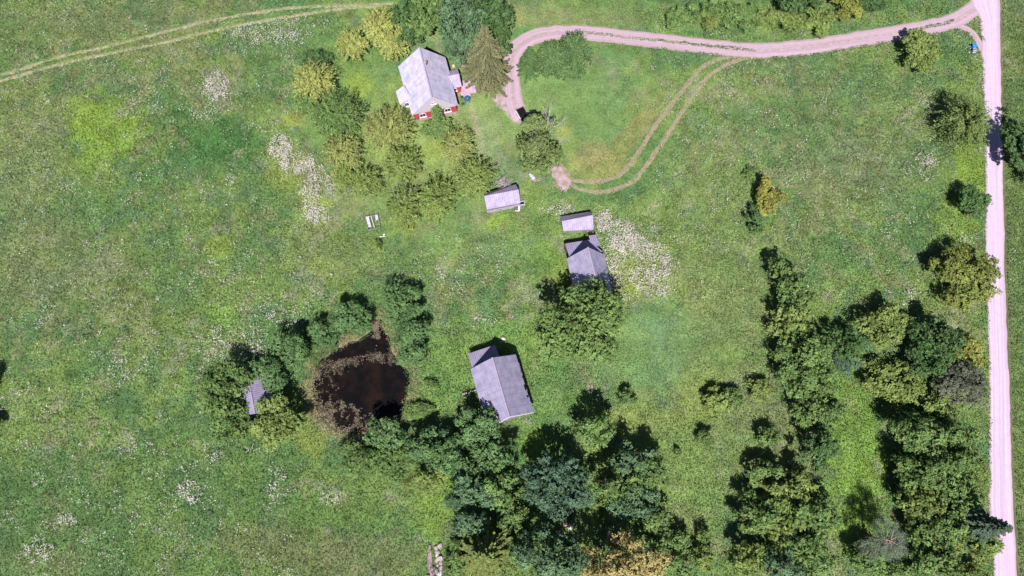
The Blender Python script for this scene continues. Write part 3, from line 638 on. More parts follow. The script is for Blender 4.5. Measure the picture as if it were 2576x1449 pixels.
S2 = dict(rn=zc(*Z3, (178,255)), rs=zc(*Z3, (668,160)), wn=zc(*Z3, (205,412)), ws=zc(*Z3, (676,386)), en=zc(*Z3, (150,184)), es=zc(*Z3, (625,108)))
shed2, P, T, A, sc2 = gabled('shed', 'low shed with one dark roof slope standing above the upper barn', 'shed', S2, 1.5, 2.9, ROOF_SHED, GREYW, .2, .15, th=.05, ridge=False)
mb = MB(); n_ = (P['rs']-P['rn']).cross(P['wn']-P['rn']).normalized(); n_ = n_ if n_.z > 0 else -n_
for fx, fy in ((.62, .62), (.82, .58)):
    c_ = P['rn']+(P['rs']-P['rn'])*fx+(P['wn']-P['rn'])*fy+n_*.03; u_ = (P['rs']-P['rn']).normalized()*.35; v_ = (P['wn']-P['rn']).normalized()*.35
    mb.face([c_-u_-v_, c_+u_-v_, c_+u_+v_, c_-u_+v_])
mb.build('roof_patch', noisy('pale_roof_patch', (.62, .54, .72), (.70, .62, .80)), shed2)
# hut between the bushes left of the pond
S3 = dict(rn=(623.2,943.9), rs=(641,1040.5), wn=(589,953), ws=(607,1048), en=(668,937), es=(687,1033))
hut, P, T, A, c3 = gabled('hut', 'small hut half hidden by bushes left of the pond, ribbed lilac roof', 'shed', S3, 2.2, 3.9, ROOF_TIN, GREYW, .25, .2, th=.05)
# ------------------------------------------------------------------ vegetation builders
def unit(v): return v/np.maximum(np.linalg.norm(v, axis=-1, keepdims=True), 1e-9)
def leaves(P, Nn, sx, sy, rs, along=None, fold=0):
    """leaf quads at P with normals Nn"""
    n = len(P); r = unit(rs.normal(size=(n, 3))) if along is None else unit(along)
    a = unit(r-Nn*(r*Nn).sum(1)[:, None]); b = np.cross(Nn, a)
    sx = (np.ones(n)*sx)[:, None]; sy = (np.ones(n)*sy)[:, None]
    V = np.zeros((n, 4, 3)); V[:, 0] = P-a*sx*.5; V[:, 1] = P-b*sy*.5+a*sx*.05; V[:, 2] = P+a*sx*.55; V[:, 3] = P+b*sy*.5+a*sx*.05
    return V
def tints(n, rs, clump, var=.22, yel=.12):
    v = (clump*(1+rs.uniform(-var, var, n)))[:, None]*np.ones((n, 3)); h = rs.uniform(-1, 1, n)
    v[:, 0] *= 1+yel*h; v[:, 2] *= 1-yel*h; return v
def blobs(rx, ry, rz, rs, nb, rb):
    """sub-blob centres on an uneven dome"""
    C = []; 
    for i in range(nb):
        z = rs.uniform(-.35, 1); a = rs.uniform(0, 6.283); q = math.sqrt(max(0, 1-z*z))
        k = rs.uniform(.50, .92); C.append((math.cos(a)*q*k, math.sin(a)*q*k, z*k))
    C.append((0, 0, .45)); C.append((0, 0, 0)); return np.array(C), np.concatenate([rs.uniform(.75, 1.2, nb)*rb, [rb*1.3, rb*1.5]])
def crown_broad(rx, ry, rz, rs, kind='broad'):
    area = 2.6*math.pi*rx*ry*(1+max(0, rx-4)*.11)
    if kind == 'broad': ls, cov, nb, rb, tuft = .26, 2.9, int(10+rx*2.6), .30, .30
    elif kind == 'soft': ls, cov, nb, rb, tuft = .17, 3.6, int(8+rx*1.2), .42, .22
    else: ls, cov, nb, rb, tuft = .20, 3.2, int(6+rx*2.5), .38, .30
    C, Rb = blobs(rx, ry, rz, rs, nb, rb)
    nt_ = int(area*cov/(ls*ls)/9)+30                    # tufts of 9 leaves
    bi = rs.randint(0, len(C), nt_); d = unit(rs.normal(size=(nt_, 3))); d[:, 2] = np.abs(d[:, 2])*rs.choice([1, 1, 1, -.6], nt_)
    P = C[bi]+d*(Rb[bi]*rs.uniform(.72, 1.06, nt_))[:, None]
    dd = np.linalg.norm(P[:, None]-C[None], axis=2)/Rb[None]; dd[np.arange(nt_), bi] = 9
    ok = (dd.min(1) > .80) & (P[:, 2] > -.75); P = P[ok]; d = d[ok]; bi = bi[ok]
    cl = rs.uniform(.78, 1.22, len(C))[bi]*rs.uniform(.85, 1.15, len(P))
    S = np.array([rx, ry, rz]); P = P*S; d = unit(d/S); d = unit(d+rs.normal(size=d.shape)*.38)
    P = np.repeat(P, 9, 0); d = np.repeat(d, 9, 0); cl = np.repeat(cl, 9); n = len(P)
    o = rs.normal(size=(n, 3))*tuft*.5; o[:, 2] *= .6; Q = P+o
    Nn = unit(d+rs.normal(size=(n, 3))*.34+np.array([0, 0, .30]))
    s = ls*rs.uniform(.75, 1.35, n)
    ni = int(area*1.0/.16); bi = rs.randint(0, len(C), ni); di = unit(rs.normal(size=(ni, 3)))     # big inner leaves, added to block sun through the crown
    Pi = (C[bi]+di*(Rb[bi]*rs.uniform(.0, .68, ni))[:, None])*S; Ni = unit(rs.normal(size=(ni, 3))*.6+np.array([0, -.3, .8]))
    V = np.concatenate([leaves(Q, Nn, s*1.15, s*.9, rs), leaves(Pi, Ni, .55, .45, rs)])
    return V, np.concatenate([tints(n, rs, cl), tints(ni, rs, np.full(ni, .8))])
def crown_feather(rx, ry, rz, rs, droop=.35, cone=False, ls=.22, dens=1.0):
    ns = int((46+rx*ry*6)*dens); a = rs.uniform(0, 6.283, ns); z = rs.uniform(-.25, 1, ns)
    L = (1.0-.25*np.maximum(z, 0)*0)*rs.uniform(.62, 1.12, ns)
    d = np.stack([np.cos(a)*np.sqrt(np.maximum(.05, 1-z*z)), np.sin(a)*np.sqrt(np.maximum(.05, 1-z*z)), z], 1)
    m = 30; t = np.linspace(.30, 1, m)[None, :]*np.ones((ns, 1))
    P = d[:, None, :]*(L[:, None]*t)[..., None]
    P[..., 2] -= droop*(t**2)*(1-np.abs(d[:, 2:3]))*.8; P[..., 2] += .12
    if cone: P[..., 2] = P[..., 2]*1.0+.25*(1-np.hypot(P[..., 0], P[..., 1]))
    side = np.stack([-np.sin(a), np.cos(a), np.zeros(ns)], 1)
    P = P*np.array([rx, ry, rz]); w_ = (.26+.06*rx*(1-t*.7))
    P = P+side[:, None, :]*(rs.normal(size=(ns, m))*w_*.5)[..., None]; P[..., 2] += rs.normal(size=(ns, m))*.12
    al = unit(d*np.array([1, 1, .25])); al = np.repeat(al, m, 0); cl = np.repeat(rs.uniform(.72, 1.25, ns), m); P = P.reshape(-1, 3); n = len(P)
    Nn = unit(np.array([0, 0, 1.0])+rs.normal(size=(n, 3))*.5+al*.25); s = ls*rs.uniform(.7, 1.4, n)
    ni = int(rx*ry*9); di = unit(rs.normal(size=(ni, 3))); di[:, 2] = np.abs(di[:, 2])*.8  # extra leaves added inside the sprays to stop light leaking through
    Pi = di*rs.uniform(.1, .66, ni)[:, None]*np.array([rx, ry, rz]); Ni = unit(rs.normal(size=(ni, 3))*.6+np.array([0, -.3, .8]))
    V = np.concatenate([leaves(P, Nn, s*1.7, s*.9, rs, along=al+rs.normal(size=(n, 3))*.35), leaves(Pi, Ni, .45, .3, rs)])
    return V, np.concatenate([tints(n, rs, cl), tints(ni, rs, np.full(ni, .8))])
def crown_spruce(r, H, rs, ls=.16, droop=.18, n_lay=None):
    n_lay = n_lay or int(H*1.2); PP = []; AL = []; CL = []
    for i in range(n_lay):
        f = (i+rs.uniform(-.3, .3))/n_lay; z = .06*H+f*H*.93; rr = r*(1-f)**.85+.12; nbr = int(8+rr*2.4)
        a0 = rs.uniform(0, 6.28)
        for k in range(nbr):
            a = a0+k*6.283/nbr+rs.uniform(-.2, .2); L_ = rr*rs.uniform(.72, 1.12); m = int(L_*30)+6
            t = rs.uniform(.12, 1, m); d = np.array([math.cos(a), math.sin(a), 0]); s_ = np.array([-math.sin(a), math.cos(a), 0])
            w_ = (.20+.11*L_)*(1-t*.75)
            P = d*(L_*t)[:, None]+s_*(rs.uniform(-1, 1, m)*w_)[:, None]; P[:, 2] = z-droop*L_*t+.12*L_*t**3+rs.normal(size=m)*.04
            PP.append(P); AL.append(np.tile(d, (m, 1))+s_*rs.uniform(-.7, .7, m)[:, None]); CL.append(np.full(m, rs.uniform(.75, 1.25)))
    P = np.concatenate(PP); AL = np.concatenate(AL); CL = np.concatenate(CL); n = len(P)
    Nn = unit(np.array([0, 0, 1.0])+rs.normal(size=(n, 3))*.35); s = ls*rs.uniform(.8, 1.3, n)
    return leaves(P, Nn, s*2.0, s*1.0, rs, along=AL), tints(n, rs, CL, .2)
def limb_tubes(mb, p, d, L, r, depth, rs, up_=.15):
    q = p+d*L; mb.tube(p, q, r, r*.62, 5, False)
    if depth <= 0: return
    for k in range(rs.randint(2, 4)):
        nd = Vector(d)+Vector(rs.normal(size=3)*.55); nd.z += up_; nd.normalize(); limb_tubes(mb, q if k else p+d*L*.7, nd, L*rs.uniform(.55, .8), r*.55, depth-1, rs, up_)
TREES = 0
def tree(kind, px, py, rx, ry, H, col, label, group=None, name=None, cat=None, z0=0, seed=None):
    """crown seen centred on (px, py) with apparent radii rx, ry (photo pixels)"""
    global TREES; TREES += 1; rs = np.random.RandomState((seed or TREES)*13+5)
    if H is None: H = 1.2+.085*(rx+ry)
    zc_ = H*.56; x, y = W(px, py, zc_); mx_, my_ = mscale(px, py, zc_); rxm = rx*mx_; rym = ry*my_
    if group in ('trees in the lower right thicket', 'trees at the bottom centre'): H *= 1.15
    rz = H*.46
    nm = name or {'broad': 'deciduous_tree', 'soft': 'bushy_willow', 'feather': 'fruit_tree', 'bush': 'shrub', 'fir': 'young_conifer'}[kind]
    ct = cat or {'broad': 'tree', 'soft': 'tree', 'feather': 'tree', 'bush': 'bush', 'fir': 'tree'}[kind]
    root = empty(nm, (x, y, z0), label, ct, group)
    if kind in ('broad', 'soft', 'bush'): sc_k = 1.05 if kind == 'soft' else 1.17; V, c = crown_broad(rxm*sc_k, rym*sc_k, rz, rs, kind)
    elif kind == 'fir': V, c = crown_feather(rxm, rym, rz, rs, droop=.5, cone=True, ls=.19, dens=1.5)
    else: V, c = crown_feather(rxm*1.16, rym*1.16, rz, rs, ls=.20, dens=1.35)
    V = V+np.array([0, 0, zc_]); V[..., 2] = np.maximum(V[..., 2], .04)
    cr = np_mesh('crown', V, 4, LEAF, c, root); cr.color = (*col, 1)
    mb = MB(); tr_ = max(.05, .028*H)
    if kind in ('bush', 'soft'):
        for k in range(5):
            a = k*1.257+rs.rand(); limb_tubes(mb, Vector((math.cos(a)*.15, math.sin(a)*.15, 0)), Vector((math.cos(a)*.45, math.sin(a)*.45, 1)).normalized(), H*.42, tr_*.6, 1, rs)
        mb.build('stem', BARK, root)
    else:
        h1 = H*.42; mb.tube((0, 0, -.1), (0, 0, h1), tr_*1.25, tr_*.8, 8); mb.tube((0, 0, h1), (rs.uniform(-.2, .2), rs.uniform(-.2, .2), H*.85), tr_*.8, tr_*.15, 6)
        for k in range(6):
            a = k*1.047+rs.uniform(-.4, .4); d = Vector((math.cos(a), math.sin(a), .75)).normalized(); limb_tubes(mb, Vector((0, 0, h1*rs.uniform(.65, 1.1))), d, min(rxm, rym)*.5, tr_*.42, 2, rs)
        mb.build('trunk', BARK, root)
    return root
def spruce(px, py, tipx, tipy, r_px, col, label, group=None, r_droop=.18, name='spruce_tree', H=None, ls=.16):
    global TREES; TREES += 1; rs = np.random.RandomState(TREES*13+5)
    x, y = W(px, py, 0)
    if H is None:
        best = 1e9
        for h in np.arange(1.5, 30, .25):
            qx, qy = PXN(x, y, h); e = abs(qy-tipy)+abs(qx-tipx)*.3
            if e < best: best = e; H = float(h)
    m = mscale(px, py)[0]; root = empty(name, (x, y, 0), label, 'tree', group)
    V, c = crown_spruce(r_px*m, H, rs, ls=ls, droop=r_droop); cr = np_mesh('crown', V, 4, LEAF, c, root); cr.color = (*col, 1)
    mb = MB(); mb.tube((0, 0, -.1), (0, 0, H*.97), .022*H, .02, 8)
    for i in range(int(H*3)):
        f = rs.uniform(.1, .9); a = rs.uniform(0, 6.28); L_ = r_px*m*(1-f)**.85*.8; mb.tube((0, 0, f*H), (math.cos(a)*L_, math.sin(a)*L_, f*H-.15*L_), .035, .012, 4, False)
    mb.build('trunk', BARK, root); return root
def bare_limbs(mb, p, d, L, r, depth, rs):
    limb_tubes(mb, Vector(p), Vector(d).normalized(), L, r, depth, rs, .1)

# colours of foliage
cY = (.36, .40, .125); cYG = (.22, .295, .088); cG = (.165, .26, .085); cDG = (.10, .18, .065); cBG = (.13, .22, .115)
cFR = (.125, .21, .08); cO = (.39, .33, .14); cGR = (.14, .155, .11); cBS = (.14, .245, .095); cOL = (.29, .33, .11); cSP = (.195, .20, .105)
A_, B_, C_, D_ = 'trees around the farmhouse', 'orchard trees below the farmhouse', 'bushes around the pond', 'trees in the lower right thicket'
E_, F_ = 'bushes beyond the driveway', 'roadside bushes'
G_ = 'trees at the bottom centre'
T_ = [
 # kind, px, py, rx, ry, H, colour, label, group
 ('feather', 955, 66, 42, 42, 5, cY, 'yellowish fruit tree nearest the dark shrub at the top, above its two yellow neighbours', A_),
 ('feather', 888, 112, 38, 34, 4, cY, 'yellowish fruit tree, leftmost of the three upper left of the farmhouse', A_),
 ('feather', 988, 108, 38, 36, 4, cY, 'yellowish fruit tree closest to the upper left corner of the farmhouse roof', A_),
 ('broad', 1012, 38, 24, 40, 6, cDG, 'narrow dark tree with a pale bare stem at the top edge', A_),
 ('broad', 1032, 98, 24, 28, 5, cDG, 'small dark grey green tree touching the yellow trees above the farmhouse', A_),
 ('broad', 1062, 48, 34, 40, 7, cG, 'medium green tree at the top edge right of the narrow dark one', A_),
 ('broad', 1108, 52, 38, 48, 8, cG, 'green tree at the top edge just left of the bluish green maple', A_),
 ('broad', 1170, 52, 56, 58, 12, cBG, 'large bluish green maple above the farmhouse', A_),
 ('broad', 1168, 118, 46, 40, 8, cBG, 'lower bluish green maple beside the farmhouse roof', A_),
 ('broad', 1240, 45, 46, 55, 12, cDG, 'dark green tree behind the tip of the tall spruce', A_),
 ('broad', 1262, 105, 22, 36, 8, cDG, 'dark narrow tree between the spruce and the driveway bend', A_),
 ('feather', 790, 205, 50, 46, 5.5, cY, 'yellow fruit tree standing left of the farmhouse in the meadow edge', B_),
 ('bush', 790, 152, 34, 26, 3, cDG, 'dark shrub just above the yellow fruit tree left of the farmhouse', B_),
 ('feather', 770, 258, 28, 26, 3.5, cG, 'small green fruit tree between the yellow one and the big dark one', B_),
 ('feather', 848, 290, 62, 58, 6, cG, 'largest dark green feathery fruit tree left of the farmhouse', B_),
 ('feather', 858, 385, 48, 44, 4.5, cOL, 'olive fruit tree directly below the largest dark feathery one', B_),
 ('feather', 978, 325, 62, 50, 5, cOL, 'wide olive fruit tree in front of the farmhouse left corner', B_),
 ('feather', 1103, 322, 38, 26, 3.0, cG, 'wide low green tree covering the middle of the farmhouse front', B_),
 ('feather', 1099, 288, 13, 20, 4.6, cG, 'slender green tree rising right in front of the farmhouse gable', B_),
 ('feather', 1152, 368, 38, 46, 4, cOL, 'sparse olive fruit tree between the farmhouse and the shed', B_),
 ('broad', 1342, 368, 55, 63, 8, (.20, .27, .10), 'big green tree with bare grey branches beside the parked car', A_),
 ('feather', 1010, 415, 46, 42, 4.5, cYG, 'yellow green fruit tree below the wide olive one', B_),
 ('feather', 918, 458, 40, 36, 4, cYG, 'round yellow green fruit tree beside the small leafless tree', B_),
 ('feather', 862, 450, 22, 40, 3, cYG, 'narrow fruit tree next to the dense white flower patch', B_),
 ('feather', 1195, 445, 50, 44, 5, cYG, 'green fruit tree just left of the brush heap and shed', B_),
 ('feather', 1100, 500, 44, 52, 5, cYG, 'tall yellow green fruit tree left of the shed', B_),
 ('feather', 1018, 520, 44, 50, 4.5, cYG, 'fruit tree with a greyish thinning middle above the yellow bush', B_),
 ('bush', 1030, 568, 11, 13, 1.2, (.36, .38, .05), 'small bright yellow bush below the greyish fruit tree', None),
 ('bush', 952, 618, 13, 11, 1.6, cYG, 'small bush with a round dark shadow below the cold frame', None),
 ('fir', 1385, 150, 42, 44, 6.5, cFR, 'middle conifer of the clump inside the driveway bend', 'conifers inside the driveway bend'),
 ('fir', 1446, 132, 46, 50, 7.5, cFR, 'right hand and largest conifer inside the driveway bend', 'conifers inside the driveway bend'),
 ('fir', 1428, 178, 42, 26, 4, cFR, 'lower conifer of the clump inside the driveway bend', 'conifers inside the driveway bend'),
 ('bush', 1700, 48, 20, 26, 2.5, cG, 'first rounded bush at the left end of the row beyond the driveway', E_),
 ('bush', 1732, 36, 22, 24, 2.2, cG, 'second bush from the left in the row beyond the driveway', E_),
 ('bush', 1785, 50, 24, 22, 2.2, cYG, 'yellow speckled bush low in the row beyond the driveway', E_),
 ('bush', 1790, 24, 26, 20, 2.5, cG, 'green bush above the yellow speckled one in the row', E_),
 ('bush', 1838, 42, 30, 28, 3, cG, 'mid green bush near the middle of the row beyond the driveway', E_),
 ('bush', 1885, 36, 26, 28, 2.6, cG, 'bush right of the middle of the row beyond the driveway', E_),
 ('bush', 1925, 50, 26, 22, 2.6, cYG, 'light bush below the gap before the dark tree at the top edge', E_),
 ('broad', 2010, 6, 44, 30, 6, cDG, 'dark tree cut by the top edge above the row of bushes', E_),
 ('bush', 1985, 54, 34, 30, 3, cYG, 'light green bush directly below the dark tree at the top edge', E_),
 ('bush', 2062, 50, 34, 30, 3, cYG, 'wide yellow green bush right of the light green one', E_),
 ('bush', 2130, 16, 32, 32, 3.5, (.28, .31, .08), 'bright yellow bush at the top edge in the row', E_),
 ('bush', 2190, 12, 30, 26, 3.2, cDG, 'dark bush at the right end of the row on the top edge', E_),
 ('broad', 2312, 122, 46, 42, 5, cYG, 'yellow green tree just below the driveway near the road', F_),
 ('fir', 2425, 312, 60, 80, 8, (.18, .25, .08), 'large spiky tree leaning over the left road edge, uppermost roadside tree', F_),
 ('broad', 2590, 385, 50, 78, 9, cDG, 'dark tree at the right frame edge across the road', F_),
 ('bush', 1888, 434, 14, 14, 1.8, cG, 'tiny bush above the orange tipped bush in the right meadow', F_),
 ('broad', 1930, 496, 34, 38, 4.5, (.30, .30, .075), 'orange tipped lone bush in the right meadow', F_),
 ('broad', 1903, 548, 24, 28, 3.2, cDG, 'dark green bush touching the orange tipped one', F_),
 ('broad', 2443, 514, 38, 36, 4.5, cDG, 'compact dark green round bush beside the road', F_),
 ('broad', 2418, 698, 70, 64, 7, (.235, .28, .075), 'wide yellow green tree reaching over the road edge', F_),
 ('broad', 1958, 672, 24, 30, 6, cG, 'topmost narrow tree of the long row in the right meadow', D_),
 ('broad', 1995, 738, 46, 46, 7, cG, 'second tree from the top of the long row', D_),
 ('broad', 1992, 810, 48, 46, 6, cYG, 'yellow green tree, third from the top of the long row', D_),
 ('broad', 2020, 888, 66, 56, 8, cG, 'broad dark clumpy tree in the middle of the long row', D_),
 ('broad', 2108, 868, 48, 44, 6, cDG, 'bluish tree on the right shoulder of the long row', D_),
 ('soft', 2128, 900, 30, 42, 3, (.11, .18, .12), 'grey blue soft bush leaning on the long row', D_),
 ('broad', 2038, 962, 66, 50, 7.5, cG, 'dark tree below the broad clumpy one in the long row', D_),
 ('broad', 2062, 1042, 54, 48, 7, cG, 'tree near the lower end of the long row', D_),
 ('broad', 2052, 1128, 44, 46, 8, cDG, 'lowest dark tree of the long row with a long shadow', D_),
 ('broad', 2218, 815, 58, 58, 5.5, cYG, 'round speckled tree alone right of the long row', D_),
 ('broad', 2358, 862, 60, 54, 9, cDG, 'very dark tree between the speckled one and the road', D_),
 ('broad', 2438, 888, 34, 42, 4, (.29, .31, .08), 'bright yellow bush beside the very dark tree', D_),
 ('broad', 2330, 905, 44, 46, 7, cDG, 'dark tree under the very dark one', D_),
 ('broad', 2405, 965, 58, 50, 5, cGR, 'grey purple thin tree near the road', D_),
 ('broad', 2248, 968, 68, 48, 5, cYG, 'wide olive green tree below the speckled round one', D_),
 ('broad', 2338, 1032, 46, 36, 4.5, cYG, 'yellow green bushy tree under the grey purple one', D_),
 ('bush', 2200, 925, 26, 24, 2.5, cYG, 'small light bush above the wide olive tree', D_),
 ('broad', 2325, 1092, 72, 50, 9, cG, 'dark tree above the widest tree of the lower right', D_),
 ('broad', 2405, 1108, 48, 46, 7, cG, 'green tree right beside the dark upper one near the road', D_),
 ('broad', 2358, 1182, 84, 58, 9, cG, 'widest tree of the lower right thicket', D_),
 ('soft', 2452, 1180, 24, 55, 3, cYG, 'low yellow green bush strip along the road shoulder', D_),
 ('broad', 2310, 1258, 50, 44, 8, cYG, 'yellow tipped tree on the left rim of the lower right thicket', D_),
 ('broad', 2395, 1262, 56, 50, 8, cG, 'tree in the heart of the lower right thicket', D_),
 ('broad', 2352, 1335, 62, 52, 8, cG, 'clumpy tree right of the pine', D_),
 ('broad', 2440, 1368, 56, 58, 7, cYG, 'light green tree overhanging the road near the bottom', D_),
 ('broad', 2350, 1418, 60, 44, 7, cG, 'tree at the bottom edge below the clumpy one', D_),
 ('broad', 2438, 1452, 44, 30, 5, cYG, 'yellowish bush at the bottom edge beside the road', D_),
 ('broad', 1928, 1098, 26, 28, 4, cG, 'small tree left of the lower part of the long row', D_),
 ('bush', 1912, 980, 26, 26, 3, cYG, 'light bush left of the middle of the long row', D_),
 ('broad', 1800, 1012, 36, 32, 3.5, cYG, 'yellow green bush with twin dark shadows in the right meadow', D_),
 ('bush', 1842, 1003, 26, 22, 2.6, cG, 'thin bush attached to the yellow green one', D_),
 ('bush', 1775, 1098, 18, 18, 3, cG, 'small bush halfway between round tree and long row', D_),
 ('bush', 1577, 998, 18, 18, 3, cG, 'lone small bush above and right of the round tree', D_),
 ('bush', 1704, 1137, 8, 9, 1.2, cG, 'tiny sapling in the clearing', D_),
 ('broad', 1463, 822, 92, 97, 13, (.185, .285, .09), 'biggest round tree, covering the lower end of the upper barn', None),
 ('broad', 1494, 1080, 50, 42, 8.5, cG, 'round tree with a dark half moon shadow, above the bottom cluster', G_),
 ('broad', 1588, 1156, 52, 46, 7.5, cBG, 'bluish green tree right of the half moon shadow tree', G_),
 ('broad', 1625, 1190, 42, 46, 7, cG, 'dark tree on the right flank of the bottom cluster', G_),
 ('broad', 1545, 1222, 52, 46, 9, cG, 'tree in the middle of the bottom cluster', G_),
 ('broad', 1590, 1262, 60, 46, 8, cBG, 'tree above the orange brown one', G_),
 ('broad', 1398, 1225, 72, 72, 11, (.11, .19, .12), 'grey blue round tree with a pointed shadow', G_),
 ('broad', 1392, 1398, 76, 60, 11, cBG, 'large bluish tree at the bottom edge left of the orange one', G_),
 ('broad', 1572, 1412, 92, 62, 12, cO, 'large orange brown tree at the bottom edge', G_),
 ('broad', 1648, 1310, 36, 52, 6, cG, 'tree at the right rim above the small dark bushes', G_),
 ('broad', 1692, 1412, 42, 44, 5, cG, 'bush at the bottom edge right of the orange tree', G_),
 ('bush', 1705, 1358, 30, 24, 4, cG, 'dark bush above the bottom edge right of the orange tree', G_),
 ('bush', 1768, 1348, 15, 16, 3, cG, 'small dark bush alone in the lower clearing', G_),
 ('bush', 1762, 1408, 28, 26, 4, cYG, 'bush below the small dark one at the lower clearing', G_),
 ('soft', 885, 802, 50, 44, 5, cBS, 'soft bluish willow bush at the upper left rim of the pond', C_),
 ('soft', 816, 840, 37, 38, 4.6, cBS, 'soft willow bush left of the upper rim one', C_),
 ('soft', 732, 882, 50, 48, 5.8, cBS, 'round willow bush halfway between pond and hut', C_),
 ('soft', 677, 932, 46, 46, 5.4, cBS, 'willow bush leaning over the hut roof', C_),
 ('soft', 1012, 764, 52, 46, 5.4, cBS, 'topmost willow bush right of the pond arm', C_),
 ('soft', 1032, 830, 44, 40, 5, cBS, 'middle willow bush right of the pond arm', C_),
 ('soft', 1034, 888, 42, 34, 4.4, cBS, 'lowest willow bush right of the pond arm', C_),
 ('broad', 572, 958, 64, 46, 7, cG, 'dark tree left of the upper end of the hut', C_),
 ('broad', 568, 1042, 62, 62, 6.5, cG, 'wide dark tree left of the lower end of the hut', C_),
 ('broad', 703, 1068, 60, 58, 6.5, cYG, 'yellow green tree below the hut', C_),
 ('bush', 1086, 966, 16, 13, 1.5, cG, 'little round bush right of the pond in the grass', C_),
 ('broad', 976, 1088, 46, 40, 5, cBS, 'round green tree on the lower rim of the pond', C_),
 ('soft', 1050, 1032, 36, 20, 1.5, cG, 'low shrub on the right bank of the pond', C_),
 ('broad', 1085, 1122, 56, 46, 6.5, cBS, 'tree with the big dark shadow between pond and lower barn', G_),
 ('broad', 1205, 1068, 56, 46, 7, cBS, 'tree covering the lower left corner of the lower barn', G_),
 ('broad', 1150, 1158, 62, 50, 6.5, cBS, 'green tree below the two by the lower barn', G_),
 ('broad', 1240, 1138, 50, 46, 6.5, cBS, 'tree just below the lower barn', G_),
 ('soft', 905, 1152, 52, 42, 3.4, cG, 'low spreading shrub at the lower left of the pond trees', G_),
 ('soft', 985, 1172, 58, 46, 4, cG, 'low shrub thicket right of the spreading one', G_),
 ('soft', 1062, 1202, 52, 38, 3, cYG, 'light shrub at the meadow edge of the pond trees', G_),
 ('broad', 1185, 1232, 58, 48, 8, cBG, 'dark bluish tree above the pale spruce, left one', G_),
 ('broad', 1265, 1222, 46, 48, 8, cG, 'tree touching the grey blue round tree on its left', G_),
 ('broad', 1180, 1310, 44, 42, 6, cBG, 'tree directly left of the dark gap above the pale spruce', G_),
 ('broad', 1292, 1300, 32, 40, 6, cG, 'tree between the grey blue round tree and the pale spruce', G_),
 ('bush', 1146, 1412, 26, 40, 3, cG, 'bush right of the stone heap at the bottom edge', G_),
 ('broad', 1312, 1380, 26, 44, 5, cG, 'narrow tree right of the pale spruce', G_),
 ('broad', 1920, 1192, 44, 34, 5, cG, 'upper left tree of the group below the long row', D_),
 ('broad', 1975, 1226, 58, 48, 6.5, cYG, 'light green tree in the group below the long row', D_),
 ('broad', 1902, 1295, 54, 48, 7, cG, 'dark tree at the left of the group below the long row', D_),
 ('broad', 2038, 1290, 62, 58, 7, cG, 'largest tree at the right of the group below the long row', D_),
 ('broad', 1965, 1325, 48, 44, 6, cYG, 'yellow green tree in the middle of the lower group', D_),
 ('broad', 2035, 1392, 62, 56, 7, cG, 'tree near the bottom edge left of the pine', D_),
 ('broad', 1882, 1405, 42, 42, 6, cYG, 'left tree at the bottom edge of the lower group', D_),
 ('broad', 1965, 1425, 48, 40, 7, cBG, 'bluish tree at the bottom edge of the lower group', D_),
 ('broad', 2178, 1408, 40, 40, 5, cG, 'tree at the bottom edge below the pine on its left', D_),
 ('broad', 2262, 1436, 44, 32, 5, cG, 'tree at the bottom edge directly below the pine', D_),
 ('broad', -42, 955, 30, 30, 4, cG, 'upper tree just reaching into the left frame edge', None),
 ('broad', -42, 1085, 30, 40, 4, cG, 'lower tree just reaching into the left frame edge', None),
]
for (k, px, py, rx, ry, H_, col, lab, gp) in T_:
    tree(k, px, py, rx, ry, H_, col, lab, gp)
spruce(1226, 196, 1243, 60, 68, cSP, 'tall brownish green spruce beside the farmhouse, its tip pointing up', A_, .3)
spruce(1330, 180, 1327, 115, 32, cDG, 'small dark conifer at the left of the clump inside the driveway bend', 'conifers inside the driveway bend', .2, 'young_conifer')
spruce(1222, 1385, 0, 0, 78, (.21, .255, .08), 'pale yellow green spruce at the bottom edge', G_, .12, H=12, ls=.19)
spruce(2392, 1312, 0, 0, 62, (.11, .16, .11), 'dark greyish spruce leaning its tip over the gravel road', D_, .12, H=15)
# pine with visible limbs
rs = np.random.RandomState(5); x, y = W(2172, 1348, 0); H_ = 9.5
pine = empty('pine_tree', (x, y, 0), 'blue grey pine with pinkish limbs radiating from its trunk', 'tree', D_)
mb = MB(); mb.tube((0, 0, -.1), (0, 0, H_*.92), .20, .06, 8); PP = []; CL = []
for i in range(46):
    f = rs.uniform(.55, 1); a = rs.uniform(0, 6.283); L_ = 5.2*(1.25-f)*rs.uniform(.7, 1.15)+.5; p = Vector((0, 0, f*H_*.9)); q = p+Vector((math.cos(a)*L_, math.sin(a)*L_, L_*.22))
    mb.tube(p, q, .075, .03, 4, False)
    for k in range(7):
        t_ = rs.uniform(.6, 1); c = p.lerp(q, t_)+Vector(rs.normal(size=3)*.32); m = 46
        PP.append(np.array(c)+rs.normal(size=(m, 3))*np.array([.22, .22, .12])); CL.append(np.full(m, rs.uniform(.8, 1.2)))
mb.build('trunk', PINEBARK, pine); P = np.concatenate(PP); CL = np.concatenate(CL); n = len(P)
V = leaves(P, unit(rs.normal(size=(n, 3))+np.array([0, 0, .8])), .22, .05, rs)
cr = np_mesh('crown', V, 4, LEAF, tints(n, rs, CL), pine); cr.color = (.20, .27, .18, 1)

